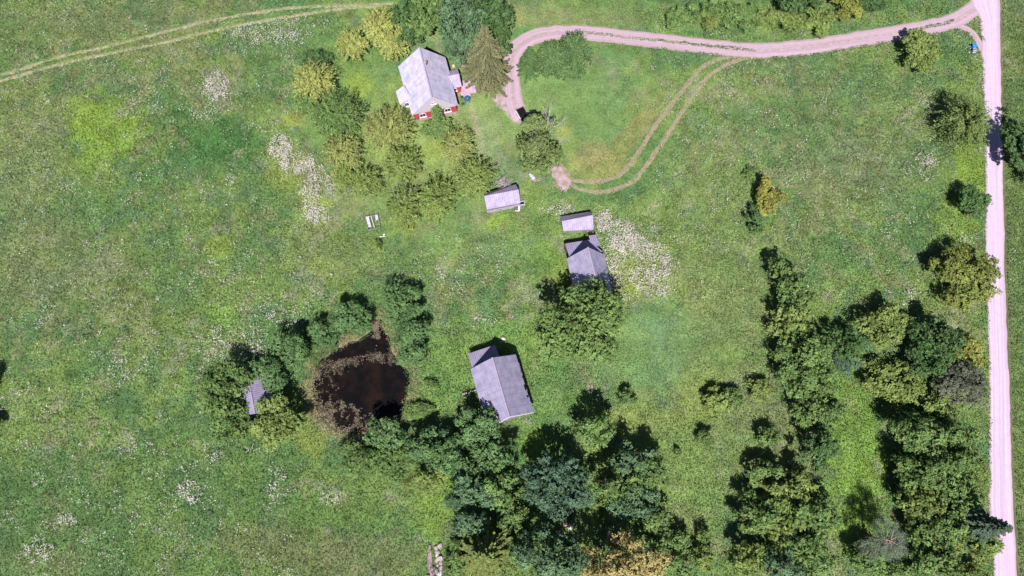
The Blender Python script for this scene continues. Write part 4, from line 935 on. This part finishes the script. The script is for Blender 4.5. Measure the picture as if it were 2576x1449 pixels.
# leafless wood
def dead(px, py, spec, label, name='dead_tree', cat='tree', seed=1, z0=0, mat=DEADWOOD):
    rs = np.random.RandomState(seed); x, y = W(px, py, z0); root = bpy.data.objects.new('x', None); bpy.data.objects.remove(root)
    mb = MB()
    for (o, d, L_, r_, dep) in spec: bare_limbs(mb, o, d, L_, r_, dep, rs)
    o = mb.build(name, mat); o.location = (x, y, z0); return tag(o, label, cat)
dead(1362, 372, [((0, 0, 0), (.3, .2, 1), 3.6, .16, 0), ((.9, .6, 3.0), (.25, .9, 1.1), 2.6, .10, 4), ((.6, .3, 3.2), (.6, .7, 1.0), 2.3, .09, 4), ((.6, .3, 3.4), (.1, .8, 1), 3.0, .09, 4), ((.6, .3, 3), (-.8, .1, 1), 2.6, .08, 3)], 'bare grey dead tree standing in the big green tree near the car', seed=3)
dead(870, 482, [((0, 0, 0), (0, .1, 1), 1.4, .09, 0)]+[((0, 0, .9), (math.cos(a), math.sin(a), .8), 1.1, .05, 3) for a in (0, 1.1, 2.2, 3.3, 4.4, 5.5)], 'small leafless grey tree among the orchard trees', seed=8)
dead(1020, 504, [((0, 0, 0), (0, .1, 1), 2.4, .1, 0)]+[((0, 0, 2.0), (math.cos(a), math.sin(a), 1.0), 1.5, .05, 3) for a in (0, 1.1, 2.2, 3.3, 4.4, 5.5)], 'dead grey crown poking through the greyish fruit tree', seed=9)
dead(1018, 58, [((0, 0, 0), (0, .1, 1), 4.0, .13, 0), ((0, .4, 3.8), (.1, .3, 1), 2.6, .09, 3)], 'pale dead stem in the narrow dark tree at the top', seed=4)
dead(1224, 62, [((0, 0, 0), (0, 0, 1), 9.0, .16, 0), ((0, 0, 8.6), (-.2, .2, 1), 3.4, .12, 4), ((0, 0, 8.8), (.3, .3, 1), 3.0, .1, 4)], 'pale dead top sticking out of the dark tree above the spruce', seed=6)
dead(1052, 26, [((0, 0, 0), (0, 0, 1), 5.5, .12, 0), ((0, 0, 5), (-.1, .3, 1), 2.4, .09, 3)], 'thin pale dead trunk at the top edge', seed=14)
mbb = MB(); rs = np.random.RandomState(12)
for i in range(34):
    a = rs.uniform(-.2, 1.25); bare_limbs(mbb, (rs.uniform(-1.2, .6), rs.uniform(-1.6, .2), rs.uniform(.2, 1.6)), (math.cos(a), math.sin(a), rs.uniform(-.05, .25)), rs.uniform(.6, 1.3), .04, 2, rs)
o = mbb.build('brush_heap', DEADWOOD); o.location = W3(1262, 466, .1); tag(o, 'heap of bare grey branches behind the pale shed', 'brush heap')
for i, (px, py, s_) in enumerate([(1345, 444, 1), ]):
    mb = MB(); mb.tube((0, 0, .12), (.9, .5, .15), .05, .04); mb.tube((.9, .5, .15), (1.25, 1.1, .2), .04, .02); o = mb.build('fallen_branch', DEADWOOD); o.location = W3(px+8, py+8); tag(o, 'pale fallen branch beside the white sheet below the big tree', 'branch')

# ------------------------------------------------------------------ small objects
# parked car, nose hidden below the tree
car = empty('parked_car', W3(1318, 300, 0), 'white car with a black roof, half hidden under the big tree', 'car')
L_, Wd = 4.1, 1.74; prof = [(-2.05, .45), (-2.05, .85), (-1.85, 1.02), (1.0, 1.02), (2.0, .80), (2.08, .45)]
def sect(mb, prof, hw0, hw1, zmid):
    """extrude a side profile (x, z) into a body, narrower at the top"""
    def hw(z): return hw0+(hw1-hw0)*max(0, min(1, (z-zmid)/.7))
    n = len(prof)
    for i in range(n):
        (x0, z0), (x1, z1) = prof[i], prof[(i+1) % n]; mb.face([(x0, hw(z0), z0), (x0, -hw(z0), z0), (x1, -hw(z1), z1), (x1, hw(z1), z1)])
    mb.face([(x, hw(z), z) for x, z in prof]); mb.face([(x, -hw(z), z) for x, z in prof][::-1])
mb = MB(); sect(mb, [(-2.05, .3), (-2.08, .7), (-1.95, .98), (-.6, 1.0), (.9, 1.0), (1.9, .82), (2.06, .6), (2.05, .3)], .87, .80, .8); mb.build('body', CARWHITE, car, bevel=.06)
mb = MB(); sect(mb, [(-1.98, .97), (-1.70, 1.44), (-.2, 1.50), (.35, 1.42), (1.05, .99)], .80, .62, .95); mb.build('roof', BLACK, car, bevel=.05)
for sx in (-1.3, 1.32):
    for sy in (-1, 1):
        mb = MB(); mb.tube((sx, sy*.62, .32), (sx, sy*.86, .32), .32, .32, 18); wh = mb.build('wheel', RUBBER, car); mb = MB(); mb.tube((sx, sy*.85, .32), (sx, sy*.875, .32), .19, .19, 12); mb.build('rim', GREYMETAL, wh)
for sy in (-1, 1):
    mb = MB(); mb.box((2.02, sy*.62, .66), (.08, .34, .16)); mb.build('headlight', WHITE, car)
    mb = MB(); mb.box((-2.05, sy*.66, .82), (.06, .25, .18)); mb.build('tail_light', REDWALL, car)
    mb = MB(); mb.box((.55, sy*.93, 1.02), (.14, .18, .12)); mb.build('mirror', CARWHITE, car, bevel=.02)
car.rotation_euler.z = math.atan2(-1.0, .50)
# blue lidded bin and open grey bin
for (px, py, mt, lidm, lab, open_) in ((2444, 121, BLUE, BLUE, 'bright blue lidded bin beside the road junction', False), (2447, 130, GREYMETAL, BLACK, 'open grey bin standing right below the blue one', True)):
    r_ = empty('litter_bin', W3(px, py), lab, 'bin'); mb = MB()
    if not open_:
        mb.lathe((0, 0, 0), [(0, .02), (.30, .02), (.38, 1.0), (.40, 1.02)], 20, 1, .85); mb.build('body', BLUE, r_, smooth=False)
        mb = MB(); mb.lathe((0, 0, 1.02), [(.43, -.03), (.44, .03), (.36, .10), (0, .14)], 20, 1.1, .9); mb.build('lid', BLUE, r_)
    else:
        mb.lathe((0, 0, 0), [(0, .02), (.34, .02), (.40, .75), (.44, .76), (.44, .72), (.37, .70), (.32, .25), (0, .25)], 20); mb.build('body', GREYMETAL, r_)
        mb = MB(); mb.box((-.0, -.30, .55), (.7, .04, .6), 0, R(-35)); mb.build('lid', GREYMETAL, r_)
        mb = MB(); mb.lathe((.08, 0, .3), [(0, .22), (.22, .2), (.3, .0)], 12); mb.build('rubbish_bag', BLACK, r_)
# garden table and stool
t_ = empty('garden_table', W3(1176, 253), 'round dark blue garden table between house and spruce', 'table')
mb = MB(); mb.lathe((0, 0, .70), [(0, 0), (.62, 0), (.66, .03), (.62, .05), (0, .05)], 28); mb.build('table_top', TEAL, t_)
mb = MB(); mb.lathe((0, 0, .75), [(.12, 0), (.12, .04), (0, .05)], 12); mb.build('umbrella_cap', noisy('pale_blue_plastic', (.15, .35, .6), (.2, .4, .65)), t_)
for a in (.78, 2.36, 3.93, 5.5):
    mb = MB(); mb.tube((math.cos(a)*.45, math.sin(a)*.45, .70), (math.cos(a)*.68, math.sin(a)*.68, 0), .03, .025, 6); mb.build('leg', TEAL, t_)
c_ = empty('garden_chair', W3(1163, 247), 'dark green chair tucked at the left of the round blue table', 'chair', rz=.5)
mb = MB(); mb.box((0, 0, .42), (.48, .46, .05)); mb.build('seat', DARKCLOTH, c_, bevel=.01); mb = MB(); mb.box((-.24, 0, .72), (.05, .46, .5), 0, 0, -.15); mb.build('backrest', DARKCLOTH, c_)
for a in (-1, 1):
    for b_ in (-1, 1): mb = MB(); mb.tube((a*.2, b_*.2, .42), (a*.23, b_*.23, 0), .018, .018, 5); mb.build('leg', BLACK, c_)
c_ = empty('garden_stool', W3(1165, 264), 'small dark green stool below the round blue table', 'stool', rz=.3)
mb = MB(); mb.box((0, 0, .42), (.55, .42, .07), 0); mb.build('seat', DARKCLOTH, c_, bevel=.02)
for a in (-1, 1):
    for b_ in (-1, 1): mb = MB(); mb.tube((a*.2, b_*.15, .42), (a*.24, b_*.18, 0), .02, .02, 5); mb.build('leg', BLACK, c_)
# stump and well cover
mb = MB(); mb.lathe((0, 0, 0), [(.34, 0), (.28, .1), (.27, .32), (0, .33)], 16); o = mb.build('tree_stump', noisy('cut_wood', (.5, .42, .40), (.68, .58, .56), scale=5)); o.location = W3(1141, 167); tag(o, 'pale round tree stump behind the farmhouse porch', 'stump')
mb = MB(); mb.lathe((0, 0, 0), [(.62, 0), (.62, .25), (.5, .3), (.45, .22), (0, .22)], 24); o = mb.build('well_ring', FOUND); o.location = W3(1168, 170); tag(o, 'round brownish well ring next to the spruce', 'well ring')
# cold frame
f_ = empty('cold_frame', W3(939, 560), 'old whitish cold frame overgrown with weeds in the orchard', 'cold frame', rz=R(13))
mb = MB()
for sx in (-1, 1): mb.box((sx*1.15, -.1, .25), (.08, 2.6, .5))
for sy in (-1.4, 1.2): mb.box((0, sy, .25), (2.38, .08, .5))
mb.build('frame', GREYW, f_)
mb = MB(); mb.box((-.75, .1, .53), (.55, 2.0, .03), .06, .06); mb.box((.85, .7, .53), (.5, 1.0, .03), -.05); mb.build('glass_sheet', PLASTICW, f_)
mb = MB(); mb.box((0, 0, .56), (.09, 2.5, .06), .1); mb.box((-.75, 1.15, .56), (.7, .1, .06)); mb.box((-.7, -.2, .56), (.5, .06, .05)); mb.box((.8, .15, .56), (.6, .06, .05), .4); mb.build('glazing_bar', WHITE, f_)
mb = MB(); mb.box((0, 0, .3), (1.1, .12, .08), .1); mb.box((.25, .35, .3), (.35, .3, .05), .5); o = mb.build('white_board', WHITE); o.location = W3(963, 596); tag(o, 'short white boards lying in the weeds below the cold frame', 'boards')
# things by the pale shed
o_ = empty('wooden_crate', W3(1313, 513), 'open wooden crate at the right end of the pale shed', 'crate', rz=R(8))
mb = MB()
for s_ in (-1, 1): mb.box((0, s_*.36, .3), (1.0, .09, .6)); mb.box((s_*.46, 0, .3), (.09, .64, .6))
mb.build('frame', PLASTICW, o_); mb = MB(); mb.box((0, 0, .2), (.84, .62, .1)); mb.build('bottom', BLACK, o_)
o_ = empty('garden_cart', W3(1302, 527), 'small dark garden cart with a white side board below the pale shed', 'cart', rz=R(-8))
mb = MB(); mb.box((-.2, 0, .45), (.6, .9, .25)); mb.build('tray', DARKWOOD, o_, bevel=.03); mb = MB(); mb.box((.28, 0, .5), (.32, .95, .12)); mb.box((0, -.5, .5), (.8, .12, .1)); mb.build('side_board', WHITE, o_)
for s_ in (-1, 1): mb = MB(); mb.tube((s_*.42-.1, 0, .22), (s_*.48-.1, 0, .22), .22, .22, 14); mb.build('wheel', RUBBER, o_)
mb = MB(); mb.tube((-.3, .45, .5), (-.5, 1.1, .7), .025, .025, 5); mb.build('handle', BLACK, o_)
# white sheet
rs = np.random.RandomState(3); mb = MB()
for (dx, dy, s_) in ((0, 0, .38), (.28, -.35, .42), (-.3, .3, .25)): mb.lathe((dx, dy, .12), [(s_, -.1), (s_*.9, .08), (s_*.5, .2), (0, .24)], 9, rs.uniform(.8, 1.3), rs.uniform(.7, 1.2))
o = mb.build('plastic_sack', PLASTICW); o.location = W3(1338, 443); tag(o, 'crumpled white plastic sacks in the grass below the big tree', 'sacks')
# sawhorse and plank by the lower barn
o_ = empty('plank_trestle', W3(1177, 991), 'grey plank trestle sticking out from the left wall of the lower barn', 'trestle', rz=R(16))
mb = MB(); mb.box((-.35, -.05, .62), (1.15, .62, .05)); mb.build('table_top', GREYW, o_, bevel=.01)
mb = MB(); mb.box((.75, .12, .66), (1.5, .13, .1), .06); mb.box((.2, .2, .62), (1.0, .1, .08), .2); mb.build('beam', PLASTICW, o_)
for s_ in (-1, 1): mb = MB(); mb.tube((-.35+s_*.4, .4, .0), (-.35+s_*.3, -.1, .62), .05, .05, 6); mb.tube((-.35+s_*.4, -.5, .0), (-.35+s_*.3, 0, .62), .05, .05, 6); mb.build('leg', DEADWOOD, o_)
# boulders
def boulder(px, py, s, mat, label, group, seed, z=0, name='boulder'):
    import bmesh
    rs = np.random.RandomState(seed); bm = bmesh.new(); bmesh.ops.create_icosphere(bm, subdivisions=2, radius=1)
    k = rs.normal(size=(5, 3)); k /= np.linalg.norm(k, axis=1)[:, None]; lim = rs.uniform(.55, .85, 5)
    for v in bm.verts:
        c = np.array(v.co)
        for a, l in zip(k, lim):
            d = c.dot(a)
            if d > l: c = c-a*(d-l)
        v.co = Vector(c*np.array(s)*(1+rs.uniform(-.04, .04)))
    me = bpy.data.meshes.new(name); bm.to_mesh(me); bm.free(); me.materials.append(mat)
    o = link(bpy.data.objects.new(name, me)); x, y = W(px, py, z); o.location = (x, y, z+s[2]*.5); o.rotation_euler = (0, 0, rs.uniform(0, 6)); return tag(o, label, 'boulder', group)
SG = 'boulders of the stone heap at the bottom edge'
BL = [(1107,1372,.42,STONE,'topmost greyish boulder of the heap'),(1099,1378,.40,STONE,'grey boulder left below the topmost one'),(1101,1389,.38,STONE,'pinkish boulder under the grey one'),
 (1100,1397,.28,PALESTONE,'small bright boulder in the neck of the heap'),(1106,1404,.50,STONE,'large rounded pink boulder in the middle of the heap'),(1099,1410,.34,STONE,'elongated boulder leaning left of the large pink one'),
 (1108,1417,.36,STONE,'dark grey boulder below the large pink one'),(1101,1421,.24,PALESTONE,'smallest bright white boulder of the heap'),(1109,1428,.40,STONE,'purple boulder beside the dark gap'),
 (1090,1430,.38,STONE,'angular grey boulder left in the lower heap'),(1097,1436,.36,STONE,'blocky grey boulder next to the long white one'),(1106,1442,.40,PALESTONE,'long flat whitish boulder near the bottom'),
 (1088,1444,.36,STONE,'pinkish boulder at the lower left'),(1101,1449,.38,STONE,'lowest rounded boulder of the heap')]
for i, (px, py, s_, mt, lab) in enumerate(BL):
    boulder(px, py, (s_*(1.7 if 'long' in lab else 1.35), s_*1.05, s_*.9), mt, lab, SG, 60+i)
for i, (P_, lab) in enumerate([([(1079,1372),(1083,1372),(1086,1400),(1087,1425),(1084,1448),(1079,1438),(1074,1425),(1076,1400)], 'long purple stone slab left of the boulder heap'), ([(1072,1447),(1090,1449),(1122,1462),(1110,1470),(1080,1460)], 'flat purple stone slab crossing the bottom edge')]):
    Q = [W3(*p, .38) for p in P_]; c = sum(Q, Vector())/len(Q); mb = MB(); Q = [p-c for p in Q]
    if (Q[1]-Q[0]).cross(Q[2]-Q[0]).z < 0: Q = Q[::-1]
    mb.slab([p+Vector((0, 0, .0)) for p in Q], .3, [(p.x, p.y) for p in Q]); o = mb.build('stone_slab', noisy('purple_slab', (.30, .18, .26), (.42, .27, .37), scale=1.5, bump=.3)); o.location = c; tag(o, lab, 'stone slab')
for i, (px, py, s_, mt, lab) in enumerate([(1422, 1317, .55, PINKSTONE, 'pink sunlit rock in the dark gap of the bottom trees'), (1434, 1326, .60, PALESTONE, 'upper whitish rock beside the pink one'), (1413, 1339, .60, PALESTONE, 'lower whitish rock below the pink one')]):
    boulder(px, py, (s_*.8, s_*1.1, s_*.8), mt, lab, 'rocks between the bottom trees', 90+i)
boulder(1267, 852, (.35, .45, .25), PALESTONE, 'pinkish stone just above the lower barn corner', None, 99)
# ------------------------------------------------------------------ grass and flowers
FOOT = []
for o in list(COL.objects):
    if o.type == 'MESH' and ('wall' in o.name or 'roof' in o.name) and o.parent:
        pr_ = o.parent.matrix_world if False else None
        L0 = o.parent.location; vs = [(v.co.x+L0.x, v.co.y+L0.y) for v in o.data.vertices]
        if o.parent.name.startswith(('farmhouse', 'barn', 'shed', 'hut')):
            xs = np.array(vs); c = xs.mean(0); a = np.arctan2(xs[:, 1]-c[1], xs[:, 0]-c[0])
            # convex hull (monotone chain)
            P = sorted(set(map(tuple, np.round(xs, 3)))); hull = []
            for seq in (P, P[::-1]):
                st = []
                for p in seq:
                    while len(st) > 1 and (st[-1][0]-st[-2][0])*(p[1]-st[-2][1])-(st[-1][1]-st[-2][1])*(p[0]-st[-2][0]) <= 0: st.pop()
                    st.append(p)
                hull += st[:-1]
            if 'wall' in o.name: FOOT.append(np.array(hull))
def blocked(x, y):
    px, py = PXN(x, y); b = np.zeros(x.shape, bool)
    b |= poly_sd(x, y, np.concatenate([ROADL[::6], ROADR[::-6]])) < -.15
    m = (py < 330) & (px > 1230)
    dd = np.full(x.shape, 9.); dd[m] = line_d(x[m], y[m], DRIVEP[::3])
    b |= (dd < 1.7+.8*((py > 185) & (px < 1330))) & ~((dd < .32) & (((px > 1470) & (px < 1900)) | ((px > 2290) & (px < 2400))))
    m = px > 2490; rr = np.full(x.shape, 9.); rr[m] = line_d(x[m], y[m], ROADR[::6]); b |= (rr < .45)
    d2 = line_d(x, y, DRIVE2[::3]); b |= d2 < .6
    b |= pond_sd(x, y) < -.1
    m = (px > 1200) & (px < 1480) & (py > 180) & (py < 520)
    for P in (YARD, BAREP):
        Wp = np.array([W(*p) for p in P]); s = poly_sd(x[m], y[m], Wp)+(fbm(x[m], y[m], 1.2, 7)-.5)*1.4; bb = b[m]; bb |= s < -.15; b[m] = bb
    for F_ in FOOT:
        c = F_.mean(0); mm = np.hypot(x-c[0], y-c[1]) < 14
        if mm.any(): bb = b[mm]; bb |= poly_sd(x[mm], y[mm], F_) < -.05; b[mm] = bb
    tx, ty = W(1172, 224); b |= (np.abs(x-tx-.4) < 2.2) & (np.abs(y-ty) < 1.7)
    return b
def rut_d(x, y):
    px, py = PXN(x, y); d = np.full(x.shape, 9.)
    for L_, mk in ((RUT_A, (py < 240) & (px < 1020)), (RUT_B, (px > 1380) & (px < 1930) & (py > 120) & (py < 500))):
        for c in L_:
            if mk.any(): d[mk] = np.minimum(d[mk], line_d(x[mk], y[mk], c[::3]))
    return d
rs = np.random.RandomState(77)
N = 900000
y = rs.uniform(-21, 98, N); hw_ = 86+(y+20)*.205; x = rs.uniform(-1, 1, N)*hw_
keep = rs.rand(N) < hw_/hw_.max(); x = x[keep]; y = y[keep]
px, py = PXN(x, y)
def pm(ax, ay, rx, ry): return np.exp(-((((px-ax)/rx)**2+((py-ay)/ry)**2)**1.5))
mown = np.clip(pm(1050, 330, 330, 250)+pm(1450, 280, 260, 200)*.9+pm(1640, 870, 120, 130)+pm(1250, 620, 200, 120)*.4+pm(1700, 900, 260, 380)*.35, 0, 1)
rd = rut_d(x, y); bl = blocked(x, y); ok = ~bl & ~((rd < .42) & (rs.rand(len(x)) < .75))
x, y, px, py, mown, rd = [q[ok] for q in (x, y, px, py, mown, rd)]
n = len(x); cl = fbm(x, y, 1.1, 21, 3); cl2 = fbm(x, y, 3.5, 22, 2)
h = (.10+.55*sstep(.35, .7, cl*.6+cl2*.4))*(1-.72*mown)*rs.uniform(.4, 1.2, n)*np.clip(.35+rd*.4, .35, 1)
s = (.13+.10*rs.rand(n))*(1-.2*mown)
Nn = unit(rs.normal(size=(n, 3))*(.62-.27*mown)[:, None]+np.array([0, 0, .9]))
P = np.stack([x, y, h+.02], 1)
gc = ground_col(x, y); gv = (rs.uniform(.78, 1.22, n))[:, None]; gc = gc*gv
hh = rs.rand(n); yel = (hh > .93)[:, None]; gc = np.where(yel, gc*.5+np.array((.30, .27, .12))*.5, gc)
tag(np_mesh('meadow_grass', leaves(P, Nn, s*1.35, s*.8, rs), 4, GRASS, gc), 'tall uneven meadow grass and herbs covering the field', 'grass', kind='stuff')

# white umbels
FP = [(548,222,34,36,900),(708,372,28,30,800),(752,415,44,24,900),(800,440,20,20,160),(784,492,26,44,620),(800,545,34,22,520),(836,470,18,30,160),
 (1520,562,22,26,620),(1562,592,40,34,1000),(1600,622,36,34,800),(1545,640,30,30,450),(1652,662,30,50,800),(1610,700,40,30,520),(1540,700,22,40,420),(1650,728,34,16,260),(1400,530,44,14,220),(1560,750,22,14,120),
 (2330,428,22,36,260),(700,85,110,34,700),(620,105,50,40,260),(760,70,70,30,260),(560,62,60,20,60),(600,855,70,50,420),(720,780,60,40,260),(480,1235,34,26,260),(170,1308,26,12,140),(105,1385,40,30,240),(835,1250,26,18,160),
 (430,260,90,60,160),(520,280,60,20,160),(585,455,12,14,70),(300,940,30,40,150),(690,1230,40,30,100),(560,880,60,40,160),(540,1110,30,50,140),(690,1200,30,30,60),(1000,300,40,20,60),(1160,700,60,60,160),(1210,810,40,20,90),
 (2290,760,30,30,90),(2420,610,40,12,70),(650,320,50,30,60),(740,205,60,80,160),(1100,210,40,20,30),(2330,380,40,40,110),(2000,330,400,200,260),(1780,420,260,220,220),(2140,520,260,200,300),(300,520,330,320,520),(360,900,360,300,700),(260,1250,300,180,420),(660,650,220,160,320),(230,150,230,120,200),(1150,650,130,90,220)]
cx = []; cy = []; cw = []
for (ax, ay, rx, ry, k) in FP:
    nc = max(6, k//10)                                    # loose groups of heads
    a = rs.uniform(0, 6.283, nc); q = np.sqrt(rs.rand(nc)); gx_ = ax+np.cos(a)*q*rx; gy_ = ay+np.sin(a)*q*ry
    m = 12 if rx < 60 else 12; spread = 3.2 if rx < 60 else 4.5
    cx.append((gx_[:, None]+rs.normal(size=(nc, m))*spread).ravel()); cy.append((gy_[:, None]+rs.normal(size=(nc, m))*spread).ravel())
nc = 2200; gx_ = rs.uniform(0, 2560, nc); gy_ = rs.uniform(0, 1449, nc); w_ = (gx_ < 760) | ((gx_ > 1640) & (gy_ < 760)); gx_ = gx_[w_]; gy_ = gy_[w_]
cx.append((gx_[:, None]+rs.normal(size=(len(gx_), 7))*5).ravel()); cy.append((gy_[:, None]+rs.normal(size=(len(gx_), 7))*5).ravel())
cx = np.concatenate(cx); cy = np.concatenate(cy); jj = rs.rand(len(cx)) < .3; cx = cx+jj*rs.normal(size=len(cx))*14; cy = cy+jj*rs.normal(size=len(cx))*12
WX = np.array([W(a, b) for a, b in zip(cx, cy)]); ok = ~blocked(WX[:, 0], WX[:, 1]) & (rut_d(WX[:, 0], WX[:, 1]) > .4); WX = WX[ok]; n = len(WX)
P = np.stack([WX[:, 0], WX[:, 1], rs.uniform(.45, .85, n)], 1); s = rs.uniform(.09, .19, n)
fb = rs.rand(n)[:, None]; fc = (np.array((.76, .68, .74))*fb+np.array((.44, .42, .36))*(1-fb))
tag(np_mesh('white_wildflowers', leaves(P, unit(rs.normal(size=(n, 3))*.25+np.array([0, 0, 1.0])), s, s, rs), 4, FLOWER, fc), 'white flower heads scattered in drifts over the meadow', 'wildflowers', kind='stuff')
# reeds on the pond rim
N = 40000; mn = PONDW.min(0)-4; mx = PONDW.max(0)+4; x = rs.uniform(mn[0], mx[0], N); y = rs.uniform(mn[1], mx[1], N); sd = poly_sd(x, y, PONDW); px, py = PXN(x, y)
pr_ = np.exp(-((sd-.7)/1.0)**2)*(.5+.7*(py < 900)*(px < 940)+.4*(px < 800)); ok = (rs.rand(N) < pr_) & (sd > -.7); x, y, sd, px, py = [q[ok] for q in (x, y, sd, px, py)]; n = len(x)
P = np.stack([x, y, rs.uniform(.15, .9, n)], 1); al = unit(rs.normal(size=(n, 3))+np.array([.2, -.6, .3]))
f_ = sstep(.35, .6, fbm(x, y, 3, 31))[:, None]; c = (np.array((.40, .35, .20))*f_+np.array((.12, .20, .08))*(1-f_))*rs.uniform(.7, 1.3, n)[:, None]
tag(np_mesh('reeds', leaves(P, unit(rs.normal(size=(n, 3))*.4+np.array([0, 0, 1.0])), .5, .07, rs, along=al), 4, GRASS, c), 'yellowish reeds fringing the pond', 'reeds', kind='stuff')
print('objects', len(COL.objects), 'verts', sum(len(o.data.vertices) for o in COL.objects if o.type == 'MESH'))
